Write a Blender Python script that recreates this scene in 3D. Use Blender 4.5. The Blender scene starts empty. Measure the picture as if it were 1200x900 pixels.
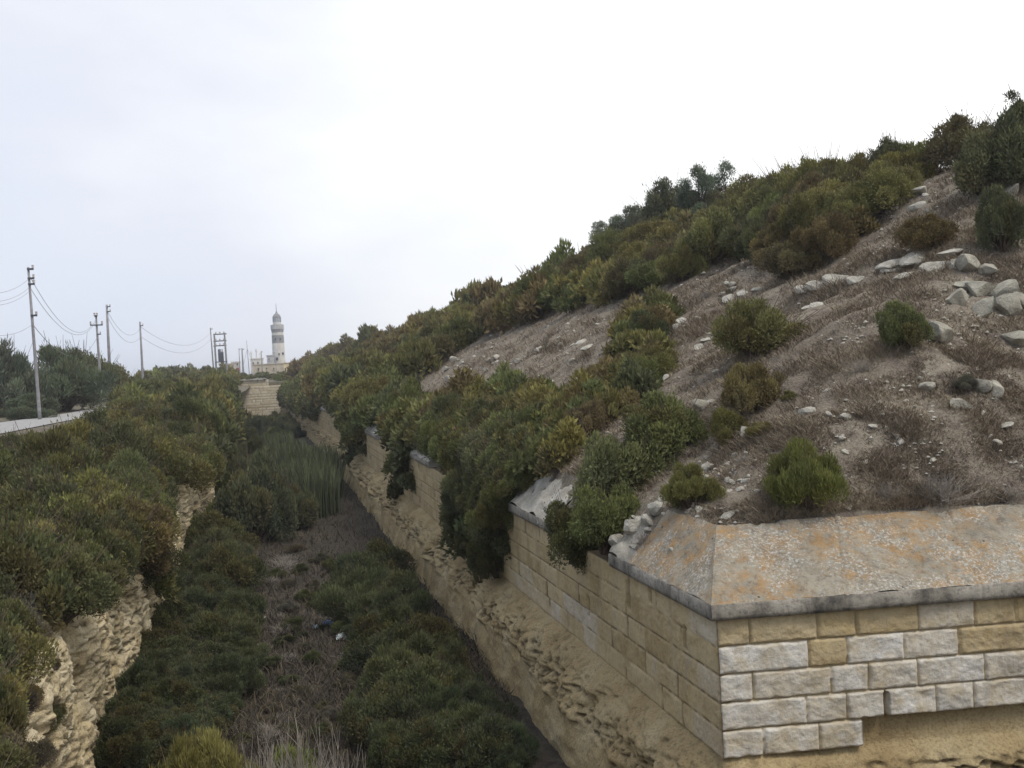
import bpy, math, random
import numpy as np
from mathutils import Vector, Matrix

# ------------------------------------------------------------------ scene, camera, light
S = bpy.context.scene
COL = S.collection
random.seed(7)
RNG = np.random.default_rng(7)

F_PX, ROLL, PITCH, YAW = 1150.0, math.radians(3.0), math.radians(0.945), math.radians(13.936)
cam_d = bpy.data.cameras.new('camera')
cam = bpy.data.objects.new('camera', cam_d)
COL.objects.link(cam)
cam_d.sensor_width = 36.0
cam_d.lens = 36.0 * F_PX / 1200.0
cam_d.clip_start = 0.05
cam_d.clip_end = 20000
cam.matrix_world = (Matrix.Rotation(-YAW, 4, 'Z') @ Matrix.Rotation(math.pi / 2 - PITCH, 4, 'X')
                    @ Matrix.Rotation(-ROLL, 4, 'Z'))
S.camera = cam

SUN_EL, SUN_AZ = math.radians(58), math.radians(150)     # azimuth clockwise from +Y (along the ditch)
world = bpy.data.worlds.new('World')
S.world = world
world.use_nodes = True
wn, wl = world.node_tree.nodes, world.node_tree.links
wn.clear()
w_out = wn.new('ShaderNodeOutputWorld')
w_sky = wn.new('ShaderNodeTexSky')
w_sky.sky_type = 'NISHITA'
w_sky.sun_disc = False
w_sky.sun_elevation = SUN_EL
w_sky.sun_rotation = SUN_AZ
w_sky.air_density = 1.0
w_sky.dust_density = 3.0
bg_sky = wn.new('ShaderNodeBackground')
bg_sky.inputs['Strength'].default_value = 0.10
wl.new(w_sky.outputs[0], bg_sky.inputs['Color'])
w_tc = wn.new('ShaderNodeTexCoord')
w_dot = wn.new('ShaderNodeVectorMath'); w_dot.operation = 'DOT_PRODUCT'
wl.new(w_tc.outputs['Generated'], w_dot.inputs[0])
w_dot.inputs[1].default_value = Vector((0.80, 0.30, 0.52)).normalized()
w_noise = wn.new('ShaderNodeTexNoise')
w_map = wn.new('ShaderNodeMapping'); w_map.inputs['Scale'].default_value = (1.0, 1.0, 2.6)
wl.new(w_tc.outputs['Generated'], w_map.inputs['Vector'])
wl.new(w_map.outputs[0], w_noise.inputs['Vector'])
w_noise.inputs['Scale'].default_value = 2.8
w_noise.inputs['Detail'].default_value = 5
w_noise.inputs['Roughness'].default_value = 0.5
w_nm = wn.new('ShaderNodeMath'); w_nm.operation = 'MULTIPLY_ADD'
wl.new(w_noise.outputs['Fac'], w_nm.inputs[0]); w_nm.inputs[1].default_value = 0.55
wl.new(w_dot.outputs['Value'], w_nm.inputs[2])
w_ramp = wn.new('ShaderNodeValToRGB')
wl.new(w_nm.outputs[0], w_ramp.inputs['Fac'])
cr = w_ramp.color_ramp
cr.elements[0].position = 0.24; cr.elements[0].color = (0.60, 0.68, 0.83, 1)
cr.elements[1].position = 1.0; cr.elements[1].color = (1.10, 1.10, 1.09, 1)
e = cr.elements.new(0.58); e.color = (0.735, 0.765, 0.845, 1)
e = cr.elements.new(0.78); e.color = (0.92, 0.93, 0.95, 1)
bg_cl = wn.new('ShaderNodeBackground'); bg_cl.inputs['Strength'].default_value = 1.0
wl.new(w_ramp.outputs[0], bg_cl.inputs['Color'])
w_mix = wn.new('ShaderNodeMixShader'); w_mix.inputs[0].default_value = 0.93
wl.new(bg_sky.outputs[0], w_mix.inputs[1]); wl.new(bg_cl.outputs[0], w_mix.inputs[2])
wl.new(w_mix.outputs[0], w_out.inputs['Surface'])

sun_d = bpy.data.lights.new('sun', 'SUN')
sun_d.energy = 1.5
sun_d.angle = math.radians(18)
sun_d.color = (1.0, 0.96, 0.90)
sun = bpy.data.objects.new('sun', sun_d)
COL.objects.link(sun)
sd = Vector((math.sin(SUN_AZ) * math.cos(SUN_EL), math.cos(SUN_AZ) * math.cos(SUN_EL), math.sin(SUN_EL)))
sun.rotation_euler = sd.to_track_quat('Z', 'Y').to_euler()
sun.location = sd * 60

S.view_settings.view_transform = 'Standard'
S.view_settings.look = 'None'
S.view_settings.gamma = 1
S.view_settings.use_curve_mapping = False
S.view_settings.exposure = 0.26
S.cycles.max_bounces = 5
S.cycles.diffuse_bounces = 3
S.cycles.transparent_max_bounces = 4

# ------------------------------------------------------------------ numeric helpers
def _hash(ix, iy, iz):
    h = (ix * 374761393 + iy * 668265263 + iz * 2147483647 + 1013904223) & 0xffffffff
    h = ((h ^ (h >> 13)) * 1274126177) & 0xffffffff
    h = h ^ (h >> 16)
    return (h & 0xffff) / 32767.5 - 1.0

def vnoise(x, y, z=0.0):
    x, y, z = np.broadcast_arrays(np.asarray(x, float), np.asarray(y, float), np.asarray(z, float))
    ix, iy, iz = np.floor(x).astype(np.int64), np.floor(y).astype(np.int64), np.floor(z).astype(np.int64)
    fx, fy, fz = x - ix, y - iy, z - iz
    fx, fy, fz = [t * t * t * (t * (t * 6 - 15) + 10) for t in (fx, fy, fz)]
    def L(a, b, t): return a + (b - a) * t
    c = [[[_hash(ix + i, iy + j, iz + k) for k in (0, 1)] for j in (0, 1)] for i in (0, 1)]
    return L(L(L(c[0][0][0], c[1][0][0], fx), L(c[0][1][0], c[1][1][0], fx), fy),
             L(L(c[0][0][1], c[1][0][1], fx), L(c[0][1][1], c[1][1][1], fx), fy), fz)

def fbm(x, y, z=0.0, octv=4, gain=0.5):
    a, s, f = 1.0, 0.0, 1.0
    for o in range(octv):
        s = s + a * vnoise(np.asarray(x) * f + 17.3 * o, np.asarray(y) * f - 9.1 * o, np.asarray(z) * f + 4.7 * o)
        a *= gain; f *= 2.03
    return s

def worley(x, y, seed=0):                # F1, F2 of a jittered cell pattern in 2-D
    x, y = np.broadcast_arrays(np.asarray(x, float), np.asarray(y, float))
    ix, iy = np.floor(x).astype(np.int64), np.floor(y).astype(np.int64)
    f1 = np.full(x.shape, 9.0); f2 = np.full(x.shape, 9.0)
    for i in (-1, 0, 1):
        for j in (-1, 0, 1):
            cx, cy = ix + i, iy + j
            px = cx + 0.5 + 0.45 * _hash(cx, cy, np.int64(seed)); py = cy + 0.5 + 0.45 * _hash(cx, cy, np.int64(seed + 77))
            d = np.hypot(px - x, py - y)
            f2 = np.minimum(f2, np.maximum(f1, d)); f1 = np.minimum(f1, d)
    return f1, f2

def sstep(a, b, x):
    t = np.clip((np.asarray(x, float) - a) / (b - a), 0, 1)
    return t * t * (3 - 2 * t)

def rays(px, py):
    px, py = np.asarray(px, float), np.asarray(py, float)
    u, v = px - 600, 450 - py
    a = u * math.cos(ROLL) + v * math.sin(ROLL)
    b = -u * math.sin(ROLL) + v * math.cos(ROLL)
    y = F_PX * math.cos(PITCH) + b * math.sin(PITCH)
    z = -F_PX * math.sin(PITCH) + b * math.cos(PITCH)
    c, s = math.cos(YAW), math.sin(YAW)
    d = np.stack([a * c + y * s, -a * s + y * c, z], -1) / F_PX
    return d

def project(p):
    p = np.asarray(p, float)
    c, s = math.cos(YAW), math.sin(YAW)
    a = p[..., 0] * c - p[..., 1] * s
    y = p[..., 0] * s + p[..., 1] * c
    z = p[..., 2]
    fw = y * math.cos(PITCH) - z * math.sin(PITCH)
    b = y * math.sin(PITCH) + z * math.cos(PITCH)
    a, b = a / fw * F_PX, b / fw * F_PX
    u = a * math.cos(ROLL) - b * math.sin(ROLL)
    v = a * math.sin(ROLL) + b * math.cos(ROLL)
    return 600 + u, 450 - v, fw

def in_poly(px, py, poly):
    px, py = np.asarray(px), np.asarray(py)
    r = np.zeros(px.shape, bool)
    n = len(poly)
    for i in range(n):
        x1, y1 = poly[i]; x2, y2 = poly[(i + 1) % n]
        if y1 == y2: continue
        c = ((y1 > py) != (y2 > py)) & (px < (x2 - x1) * (py - y1) / (y2 - y1) + x1)
        r ^= c
    return r

# ------------------------------------------------------------------ the lie of the land
XW, YC = 4.67, 10.0                      # the salient corner of the scarp wall
D2 = np.array([0.9891, -0.1470]); N2 = np.array([0.1470, 0.9891])
Z_LIP, Z_COR, Z_BOT, Z_FLOOR = -2.72, -2.90, -4.47, -6.2
Z_TOP = -2.07                            # back edge of the coping, where the soil starts
Y_END = 160.0

def bend(y):                             # the ditch swings gently left towards its far end
    return -2.6 * (np.clip(np.asarray(y, float) - 70, 0, 150) / 90.0) ** 1.8

def s_of(x, y):
    x = x - bend(y)
    s1 = x - XW
    s2 = (x - XW) * N2[0] + (y - YC) * N2[1]
    return s1, s2

CR_Y = [0, 22, 30, 44, 78, 120, 170, 300, 420, 520]
CR_Z = [5.0, 5.2, 5.55, 6.15, 5.3, 4.7, 4.8, 4.2, 3.5, 2.0]
def hill_z(x, y, rough=True):
    x, y = np.asarray(x, float), np.asarray(y, float)
    s1, s2 = s_of(x, y)
    crest = np.interp(y, CR_Y, CR_Z)
    t1 = (s1 - 0.50) / 14.9
    t2 = (s2 - 1.00) / 12.2
    k = 0.10
    h = np.clip(0.5 + 0.5 * (t2 - t1) / k, 0, 1)
    t = t2 * (1 - h) + t1 * h - k * h * (1 - h)
    tt = np.clip(t, -0.06, 1.6)
    f = np.where(tt < 0.85, tt, 0.85 + 0.20 * (1 - np.exp(-np.maximum(tt - 0.85, 0) / 0.16)))
    z = Z_TOP + (crest - Z_TOP) * f
    if rough:
        w = np.clip(t * 10, 0, 1)
        z = z + w * (0.30 * fbm(x * 0.22, y * 0.22, 3.1, 3) + 0.06 * fbm(x * 1.3, y * 1.3, 8.0, 3))
    # under the coping the soil follows the underside of the slabs
    cop = np.minimum(Z_LIP + (s1 + 0.08) / 0.60 * (Z_TOP - Z_LIP), Z_LIP + (s2 + 0.08) / 1.13 * (Z_TOP - Z_LIP)) - 0.07
    z = np.where((s1 < 0.54) | (s2 < 1.06), np.minimum(z, cop), z)
    return z

EDGE = [(-24, 400), (-6.6, 162), (-5.4, 135), (-4.1, 105), (-3.35, 75), (-3.1, 50), (-3.15, 34), (-3.1, 24), (-3.15, 18), (-3.2, 15), (-3.15, 13), (-2.95, 11),
        (-2.45, 9.3), (-1.6, 7.8), (-0.2, 6.8), (2, 6.0), (5, 5.2), (12, 4.2), (40, 1.0)]
def _catmull(P, n):
    P = np.array(P, float); out = []
    Q = np.vstack([2 * P[0] - P[1], P, 2 * P[-1] - P[-2]])
    for i in range(1, len(Q) - 2):
        for k in range(n):
            t = k / n
            out.append(0.5 * ((2 * Q[i]) + (-Q[i-1] + Q[i+1]) * t + (2*Q[i-1] - 5*Q[i] + 4*Q[i+1] - Q[i+2]) * t*t
                              + (-Q[i-1] + 3*Q[i] - 3*Q[i+1] + Q[i+2]) * t**3))
    out.append(Q[-2]); return np.array(out)
EDGE_C = _catmull(EDGE, 6)
def edge_sd(x, y):                        # >0 on the bank, <0 in the ditch
    x, y = np.asarray(x, float), np.asarray(y, float)
    best = np.full(x.shape, 1e18); sg = np.zeros(x.shape)
    for i in range(len(EDGE_C) - 1):
        ax, ay = EDGE_C[i]; bx, by = EDGE_C[i + 1]
        dx, dy = bx - ax, by - ay
        t = np.clip(((x - ax) * dx + (y - ay) * dy) / (dx * dx + dy * dy), 0, 1)
        qx, qy = ax + t * dx - x, ay + t * dy - y
        d = qx * qx + qy * qy
        cr_ = dx * (y - ay) - dy * (x - ax)
        m = d < best
        best = np.where(m, d, best); sg = np.where(m, -np.sign(cr_), sg)
    return np.sqrt(best) * sg

FAR_Y = [-50, 10, 50, 90, 130, 200, 330, 600, 3000]
FAR_Z = [-1.7, -1.9, -1.75, -1.5, -0.95, 0.3, 2.4, 2.0, -3]
def bank_z(x, y, rough=True, d=None):
    x, y = np.asarray(x, float), np.asarray(y, float)
    if d is None: d = edge_sd(x, y)
    far = np.interp(y, FAR_Y, FAR_Z)
    lo = np.interp(y, [-5, 0, 6.5, 10, 16, 40, 100, 150, 160], [-1.7, -1.7, -3.0, -3.05, -3.4, -3.3, -2.2, -1.2, -0.5])
    near = sstep(11, 6, y)
    z_far = lo + (far - lo) * sstep(-0.2, 6.5, d)
    z_near = -3.0 + 1.35 * sstep(0.8, 6.0, d)
    z_far = z_far - 0.55 * sstep(0.5, 3, d) * sstep(9.5, 6.5, d) * sstep(10, 16, y) * sstep(85, 55, y)
    z = z_far * (1 - near) + z_near * near
    z = z - 4.0 * sstep(-14, -60, x) * sstep(20, 70, y) * 0.35
    if rough: z = z + 0.10 * fbm(x * 0.3, y * 0.3, 1.7, 3) * np.clip(d * 0.6, 0, 1)
    return z

def floor_z(x, y):
    x, y = np.asarray(x, float), np.asarray(y, float)
    z = Z_FLOOR + 0.10 * fbm(x * 0.5, y * 0.5, 5.2, 3) + 0.25 * sstep(1.6, 3.6, np.abs(x - bend(y) - 0.4))
    z = z + 0.5 * sstep(138, 156, y)
    return z

def land_z(x, y):
    x, y = np.asarray(x, float), np.asarray(y, float)
    s1, s2 = s_of(x, y)
    onhill = (s1 > 0) & (s2 > 0)
    d = edge_sd(x, y)
    ditch = (d < 0) & (y < Y_END)
    b = bank_z(x, y, d=np.where(y >= Y_END, np.maximum(d, 7), d))
    return np.where(onhill, np.where(y > Y_END, np.maximum(hill_z(x, y), b), hill_z(x, y)), np.where(ditch, floor_z(x, y), b))

_TS = np.concatenate([np.arange(4.5, 40, 0.15), np.arange(40, 130, 0.5), np.arange(130, 700, 2.5)])
class Raster:
    def __init__(self, x0, x1, y0, y1, st):
        self.x0, self.y0, self.st = x0, y0, st
        gx = np.arange(x0, x1 + st, st); gy = np.arange(y0, y1 + st, st)
        self.nx, self.ny = len(gx), len(gy)
        X, Y = np.meshgrid(gx, gy, indexing='ij'); self.Z = land_z(X, Y)
    def inside(self, x, y):
        return (x >= self.x0) & (y >= self.y0) & (x < self.x0 + (self.nx - 1) * self.st) & (y < self.y0 + (self.ny - 1) * self.st)
    def __call__(self, x, y):
        u = np.clip((x - self.x0) / self.st, 0, self.nx - 1.001); v = np.clip((y - self.y0) / self.st, 0, self.ny - 1.001)
        i, j = u.astype(int), v.astype(int); f, g = u - i, v - j
        Z = self.Z
        return (Z[i, j] * (1 - f) + Z[i + 1, j] * f) * (1 - g) + (Z[i, j + 1] * (1 - f) + Z[i + 1, j + 1] * f) * g
R_NEAR = Raster(-30, 42, 2, 150, 0.2)
R_FAR = Raster(-260, 320, -10, 760, 2.0)
def fast_z(x, y): return np.where(R_NEAR.inside(x, y), R_NEAR(x, y), R_FAR(x, y))
def cast(px, py):                        # where the line of sight meets the land
    d = rays(px, py).reshape(-1, 3)
    out = np.full(d.shape, np.nan)
    for c in range(0, len(d), 3000):
        q = d[c:c + 3000]
        X, Y, Z = [q[:, k:k + 1] * _TS[None] for k in range(3)]
        below = Z < fast_z(X, Y)
        hit = below.any(1); k = np.maximum(below.argmax(1), 1)
        lo, hi = _TS[k - 1], _TS[k]
        for _ in range(7):
            m = 0.5 * (lo + hi)
            bl = q[:, 2] * m < fast_z(q[:, 0] * m, q[:, 1] * m)
            hi = np.where(bl, m, hi); lo = np.where(bl, lo, m)
        o = q * hi[:, None]; o[~hit] = np.nan
        out[c:c + 3000] = o
    return out
def cast1(px, py): return cast([px], [py])[0]

# ------------------------------------------------------------------ mesh helpers
def link(o, parent=None):
    COL.objects.link(o)
    if parent is not None: o.parent = parent
    return o

def mesh_np(name, V, Fq, mats, parent=None, smooth=True, attrs=None, fmat=None, loc=None):
    """V (n,3); Fq (m,3|4) int array or a list of such arrays"""
    me = bpy.data.meshes.new(name)
    Fl = Fq if isinstance(Fq, list) else [Fq]
    Fl = [np.asarray(f, np.int32) for f in Fl if len(f)]
    V = np.asarray(V, np.float32)
    nl = sum(f.size for f in Fl); nf = sum(len(f) for f in Fl)
    me.vertices.add(len(V)); me.vertices.foreach_set('co', V.ravel())
    me.loops.add(nl); me.loops.foreach_set('vertex_index', np.concatenate([f.ravel() for f in Fl]))
    me.polygons.add(nf)
    tot = np.concatenate([np.full(len(f), f.shape[1], np.int32) for f in Fl])
    st = np.concatenate([[0], np.cumsum(tot)[:-1]]).astype(np.int32)
    me.polygons.foreach_set('loop_start', st)
    me.polygons.foreach_set('loop_total', tot)
    me.polygons.foreach_set('use_smooth', np.full(nf, bool(smooth)))
    for m in (mats if isinstance(mats, (list, tuple)) else [mats]): me.materials.append(m)
    if fmat is not None: me.polygons.foreach_set('material_index', np.asarray(fmat, np.int32))
    if attrs:
        for k, a in attrs.items():
            at = me.attributes.new(k, 'FLOAT', 'POINT'); at.data.foreach_set('value', np.asarray(a, np.float32))
    me.update(calc_edges=True); me.validate()
    o = bpy.data.objects.new(name, me)
    if loc is not None: o.location = loc
    return link(o, parent)

def grid_faces(nu, nv, mask=None, flip=False):
    i = np.arange(nu * nv).reshape(nu, nv)
    q = np.stack([i[:-1, :-1], i[1:, :-1], i[1:, 1:], i[:-1, 1:]], -1)
    if flip: q = q[..., ::-1]
    if mask is not None: return q[mask]
    return q.reshape(-1, 4)

class MB:
    """collects boxes, tubes and lathes into one mesh"""
    def __init__(self): self.V = []; self.F = []
    def add(self, vs, fs):
        b = len(self.V); self.V += [tuple(v) for v in vs]; self.F += [tuple(i + b for i in f) for f in fs]
    def box(self, c, s, rz=0.0, taper=1.0):
        ca, sa = math.cos(rz), math.sin(rz); vs = []
        for dz in (-.5, .5):
            k = 1.0 if dz < 0 else taper
            for dx, dy in ((-.5, -.5), (.5, -.5), (.5, .5), (-.5, .5)):
                x, y = dx * s[0] * k, dy * s[1] * k
                vs.append((c[0] + x * ca - y * sa, c[1] + x * sa + y * ca, c[2] + dz * s[2]))
        self.add(vs, [(3, 2, 1, 0), (4, 5, 6, 7), (0, 1, 5, 4), (1, 2, 6, 5), (2, 3, 7, 6), (3, 0, 4, 7)])
        return self
    def tube(self, P, r, n=6, cap=True):
        P = [Vector(p) for p in P]; m = len(P)
        R = r if isinstance(r, (list, tuple)) else [r] * m
        vs = []; ref = Vector((0.31, 0.17, 0.93))
        for i, p in enumerate(P):
            t = (P[min(i + 1, m - 1)] - P[max(i - 1, 0)]).normalized()
            a = t.cross(ref)
            if a.length < 1e-3: a = t.cross(Vector((1, 0, 0)))
            a.normalize(); b = t.cross(a)
            for k in range(n):
                w = 2 * math.pi * k / n
                vs.append(p + (a * math.cos(w) + b * math.sin(w)) * R[i])
        fs = [(i * n + k, i * n + (k + 1) % n, (i + 1) * n + (k + 1) % n, (i + 1) * n + k) for i in range(m - 1) for k in range(n)]
        if cap: fs += [tuple(range(n - 1, -1, -1)), tuple((m - 1) * n + k for k in range(n))]
        self.add(vs, fs); return self
    def lathe(self, prof, n=16, c=(0, 0, 0), ph=0.0):
        vs = []; m = len(prof)
        for r, z in prof:
            for k in range(n):
                w = 2 * math.pi * k / n + ph
                vs.append((c[0] + r * math.cos(w), c[1] + r * math.sin(w), c[2] + z))
        fs = [(i * n + k, i * n + (k + 1) % n, (i + 1) * n + (k + 1) % n, (i + 1) * n + k) for i in range(m - 1) for k in range(n)]
        fs += [tuple(range(n - 1, -1, -1)), tuple((m - 1) * n + k for k in range(n))]
        self.add(vs, fs); return self
    def build(self, name, mat, parent=None, smooth=False):
        me = bpy.data.meshes.new(name); me.from_pydata(self.V, [], self.F)
        me.materials.append(mat)
        if smooth:
            for p in me.polygons: p.use_smooth = True
        me.update(); return link(bpy.data.objects.new(name, me), parent)

def tag(o, label=None, cat=None, group=None, kind=None):
    if label: o['label'] = label
    if cat: o['category'] = cat
    if group: o['group'] = group
    if kind: o['kind'] = kind
    return o
def empty(name, loc=(0, 0, 0), rz=0.0):
    o = bpy.data.objects.new(name, None); o.location = loc; o.rotation_euler = (0, 0, rz)
    o.empty_display_size = 0.2
    return link(o)
def copy_thing(src, loc, rot=(0, 0, 0), scale=(1, 1, 1), color=None):
    r = src.copy(); COL.objects.link(r)
    r.location = loc; r.rotation_euler = rot; r.scale = scale
    for k in ('label', 'group', 'category', 'kind'):
        if k in r: del r[k]
    if color is not None: r.color = color
    for ch in list(src.children):
        c = ch.copy(); COL.objects.link(c); c.parent = r
        if color is not None: c.color = color
    return r

# ------------------------------------------------------------------ materials
class NT:
    def __init__(self, name):
        self.m = bpy.data.materials.new(name); self.m.use_nodes = True
        self.n = self.m.node_tree.nodes; self.l = self.m.node_tree.links
        self.b = self.n['Principled BSDF']; self.b.inputs['Roughness'].default_value = 0.9
        self.b.inputs['Specular IOR Level'].default_value = 0.25
        self.pos = self.n.new('ShaderNodeNewGeometry').outputs['Position']
    def _in(self, sock, v):
        if hasattr(v, 'links'): self.l.new(v, sock)
        else:
            if isinstance(v, tuple) and len(v) == 3 and sock.type == 'RGBA': v = v + (1,)
            sock.default_value = v
    def noise(self, scale, detail=5, rough=0.55, vec=None, stretch=None, dist=0.0):
        v = vec or self.pos
        if stretch:
            mp = self.n.new('ShaderNodeMapping'); mp.inputs['Scale'].default_value = stretch
            self.l.new(v, mp.inputs['Vector']); v = mp.outputs[0]
        t = self.n.new('ShaderNodeTexNoise'); self.l.new(v, t.inputs['Vector'])
        t.inputs['Scale'].default_value = scale; t.inputs['Detail'].default_value = detail
        t.inputs['Roughness'].default_value = rough; t.inputs['Distortion'].default_value = dist
        return t.outputs['Fac']
    def voro(self, scale, feature='F1', vec=None, out='Distance', rnd=1.0):
        t = self.n.new('ShaderNodeTexVoronoi'); t.feature = feature
        self.l.new(vec or self.pos, t.inputs['Vector']); t.inputs['Scale'].default_value = scale
        t.inputs['Randomness'].default_value = rnd
        return t.outputs[out]
    def attr(self, name):
        a = self.n.new('ShaderNodeAttribute'); a.attribute_name = name; return a.outputs['Fac']
    def ramp(self, fac, stops, interp='LINEAR'):
        r = self.n.new('ShaderNodeValToRGB'); self._in(r.inputs['Fac'], fac)
        c = r.color_ramp; c.interpolation = interp
        c.elements[0].position, c.elements[1].position = stops[0][0], stops[-1][0]
        def col(v): return (v, v, v, 1) if not isinstance(v, tuple) else v + (1,)
        c.elements[0].color, c.elements[1].color = col(stops[0][1]), col(stops[-1][1])
        for p, v in stops[1:-1]:
            e_ = c.elements.new(p); e_.color = col(v)
        return r.outputs['Color']
    def mix(self, a, b, f, mode='MIX'):
        m = self.n.new('ShaderNodeMix'); m.data_type = 'RGBA'; m.blend_type = mode
        self._in(m.inputs[0], f); self._in(m.inputs[6], a); self._in(m.inputs[7], b)
        return m.outputs[2]
    def math(self, op, a, b=None):
        m = self.n.new('ShaderNodeMath'); m.operation = op
        self._in(m.inputs[0], a)
        if b is not None: self._in(m.inputs[1], b)
        return m.outputs[0]
    def bump(self, h, strength=0.5, dist=0.05):
        b = self.n.new('ShaderNodeBump'); b.inputs['Strength'].default_value = strength
        b.inputs['Distance'].default_value = dist
        self.l.new(h, b.inputs['Height']); self.l.new(b.outputs[0], self.b.inputs['Normal'])
    def base(self, c): self._in(self.b.inputs['Base Color'], c); return self.m

def m_rock(name, c_lo, c_mid, c_hi, scale=1.5, pits=(0.12, 0.09, 0.05), pit_amt=0.6, stretch=None, bump=0.8, hollow_shade=False):
    t = NT(name)
    n1 = t.noise(scale, 8, 0.62, stretch=stretch)
    n2 = t.noise(scale * 7, 5, 0.6)
    c = t.ramp(n1, [(0.28, c_lo), (0.5, c_mid), (0.72, c_hi)])
    c = t.mix(c, (0.5, 0.5, 0.5), t.ramp(n2, [(0.3, 0.5), (0.62, 0.0)]), 'OVERLAY') if False else c
    pit = t.ramp(t.noise(scale * 5, 6, 0.7, stretch=stretch), [(0.28, 1.0), (0.40, 0.0)])
    c = t.mix(c, pits, t.math('MULTIPLY', pit, pit_amt))
    if hollow_shade: c = t.mix(c, tuple(v * .55 for v in pits), t.math('MULTIPLY', t.attr('hollow_shade'), t.ramp(n2, [(0.30, 0.5), (0.6, 1.0)])))  # shade of the hollows put into the colour as a dark tint
    n3 = t.noise(scale * 26, 5, 0.65)
    c = t.mix(c, t.ramp(n3, [(0.32, (0.62, 0.58, 0.52)), (0.50, (1.0, 1.0, 1.0)), (0.70, (1.16, 1.15, 1.12))]), 0.9, 'MULTIPLY')
    h = t.math('ADD', t.math('ADD', t.math('MULTIPLY', n1, 0.6), t.math('MULTIPLY', n2, 0.5)), t.math('MULTIPLY', n3, 0.25))
    t.bump(h, bump, 0.08)
    return t.base(c)

def m_plain(name, col, rough=0.8, metal=0.0, var=0.25, scale=6.0):
    t = NT(name)
    n = t.noise(scale, 5, 0.6)
    lo = tuple(c * (1 - var) for c in col); hi = tuple(min(1, c * (1 + var)) for c in col)
    t.b.inputs['Roughness'].default_value = rough; t.b.inputs['Metallic'].default_value = metal
    return t.base(t.ramp(n, [(0.3, lo), (0.7, hi)]))

def m_leaf(name, mass=False, rust=(0.125, 0.085, 0.036), rust_amt=0.5, tip=(0.16, 0.15, 0.04), tip_amt=0.5):
    t = NT(name)
    oi = t.n.new('ShaderNodeObjectInfo')
    base = oi.outputs['Color']; orn = oi.outputs['Random']
    if mass:
        at_ = t.n.new('ShaderNodeAttribute'); at_.attribute_name = 'leaf_colour'; base = at_.outputs['Color']; orn = t.attr('orn')
    lobe = t.attr('lobe'); rnd = t.attr('rnd'); tipa = t.attr('tip')
    off = t.math('FRACT', t.math('ADD', lobe, t.math('MULTIPLY', orn, 7.31)))
    c = t.mix(base, rust, t.math('MULTIPLY', t.ramp(off, [(0.62, 0.0), (0.86, 1.0)]), rust_amt))
    c = t.mix(c, tip, t.math('MULTIPLY', t.math('MULTIPLY', tipa, rnd), tip_amt))
    k = t.ramp(rnd, [(0.0, (0.62, 0.62, 0.62)), (1.0, (1.38, 1.38, 1.30))])
    c = t.mix(c, k, 1.0, 'MULTIPLY')
    k2 = t.ramp(off, [(0.0, (0.75, 0.78, 0.8)), (0.5, (1.15, 1.15, 1.1)), (1.0, (0.9, 0.9, 0.9))])
    c = t.mix(c, k2, 1.0, 'MULTIPLY')
    t.b.inputs['Roughness'].default_value = 0.65
    tr = t.n.new('ShaderNodeBsdfTranslucent'); t.l.new(c, tr.inputs['Color'])
    ms = t.n.new('ShaderNodeMixShader'); ms.inputs[0].default_value = 0.22
    t.l.new(t.b.outputs[0], ms.inputs[1]); t.l.new(tr.outputs[0], ms.inputs[2])
    t.l.new(ms.outputs[0], t.n['Material Output'].inputs['Surface'])
    t.base(c); return t.m

M = {}
M['leaf'] = m_leaf('shrub_foliage')
M['leaf_green'] = m_leaf('green_foliage', rust_amt=0.15, tip=(0.17, 0.19, 0.06), tip_amt=0.35)
M['leaf_mass'] = m_leaf('distant_foliage', True)
M['stem'] = m_plain('woody_stem', (0.10, 0.075, 0.055), var=0.4)
M['dead'] = m_plain('dead_twig', (0.25, 0.22, 0.185), var=0.35)

def soil_mat():
    t = NT('dry_slope_soil')
    n1 = t.noise(0.45, 6, 0.6); n2 = t.noise(3.5, 6, 0.65); n3 = t.noise(22, 4, 0.6)
    c = t.ramp(n1, [(0.3, (0.155, 0.127, 0.094)), (0.5, (0.212, 0.177, 0.132)), (0.72, (0.285, 0.244, 0.184))])
    c = t.mix(c, (0.115, 0.088, 0.075), t.ramp(n2, [(0.36, 0.75), (0.52, 0.0)]))
    c = t.mix(c, (0.36, 0.325, 0.27), t.ramp(n3, [(0.56, 0.0), (0.70, 0.55)]))
    st = t.ramp(t.voro(7.0), [(0.10, 1.0), (0.16, 0.0)])
    st = t.math('MULTIPLY', st, t.ramp(t.noise(0.9, 4), [(0.50, 0.0), (0.60, 1.0)]))
    c = t.mix(c, (0.48, 0.45, 0.39), st)
    t.bump(t.math('ADD', n2, t.math('MULTIPLY', n3, 0.5)), 0.9, 0.10)
    return t.base(c)
M['soil'] = soil_mat()

def ground_mat():
    t = NT('scrubland_ground')
    n1 = t.noise(0.25, 6, 0.6); n2 = t.noise(2.5, 6, 0.65)
    c = t.ramp(n1, [(0.3, (0.075, 0.070, 0.040)), (0.5, (0.13, 0.11, 0.075)), (0.7, (0.19, 0.16, 0.115))])
    c = t.mix(c, (0.06, 0.06, 0.035), t.ramp(n2, [(0.35, 0.8), (0.55, 0.0)]))
    t.bump(n2, 0.9, 0.15)
    return t.base(c)
M['ground'] = ground_mat()

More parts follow.
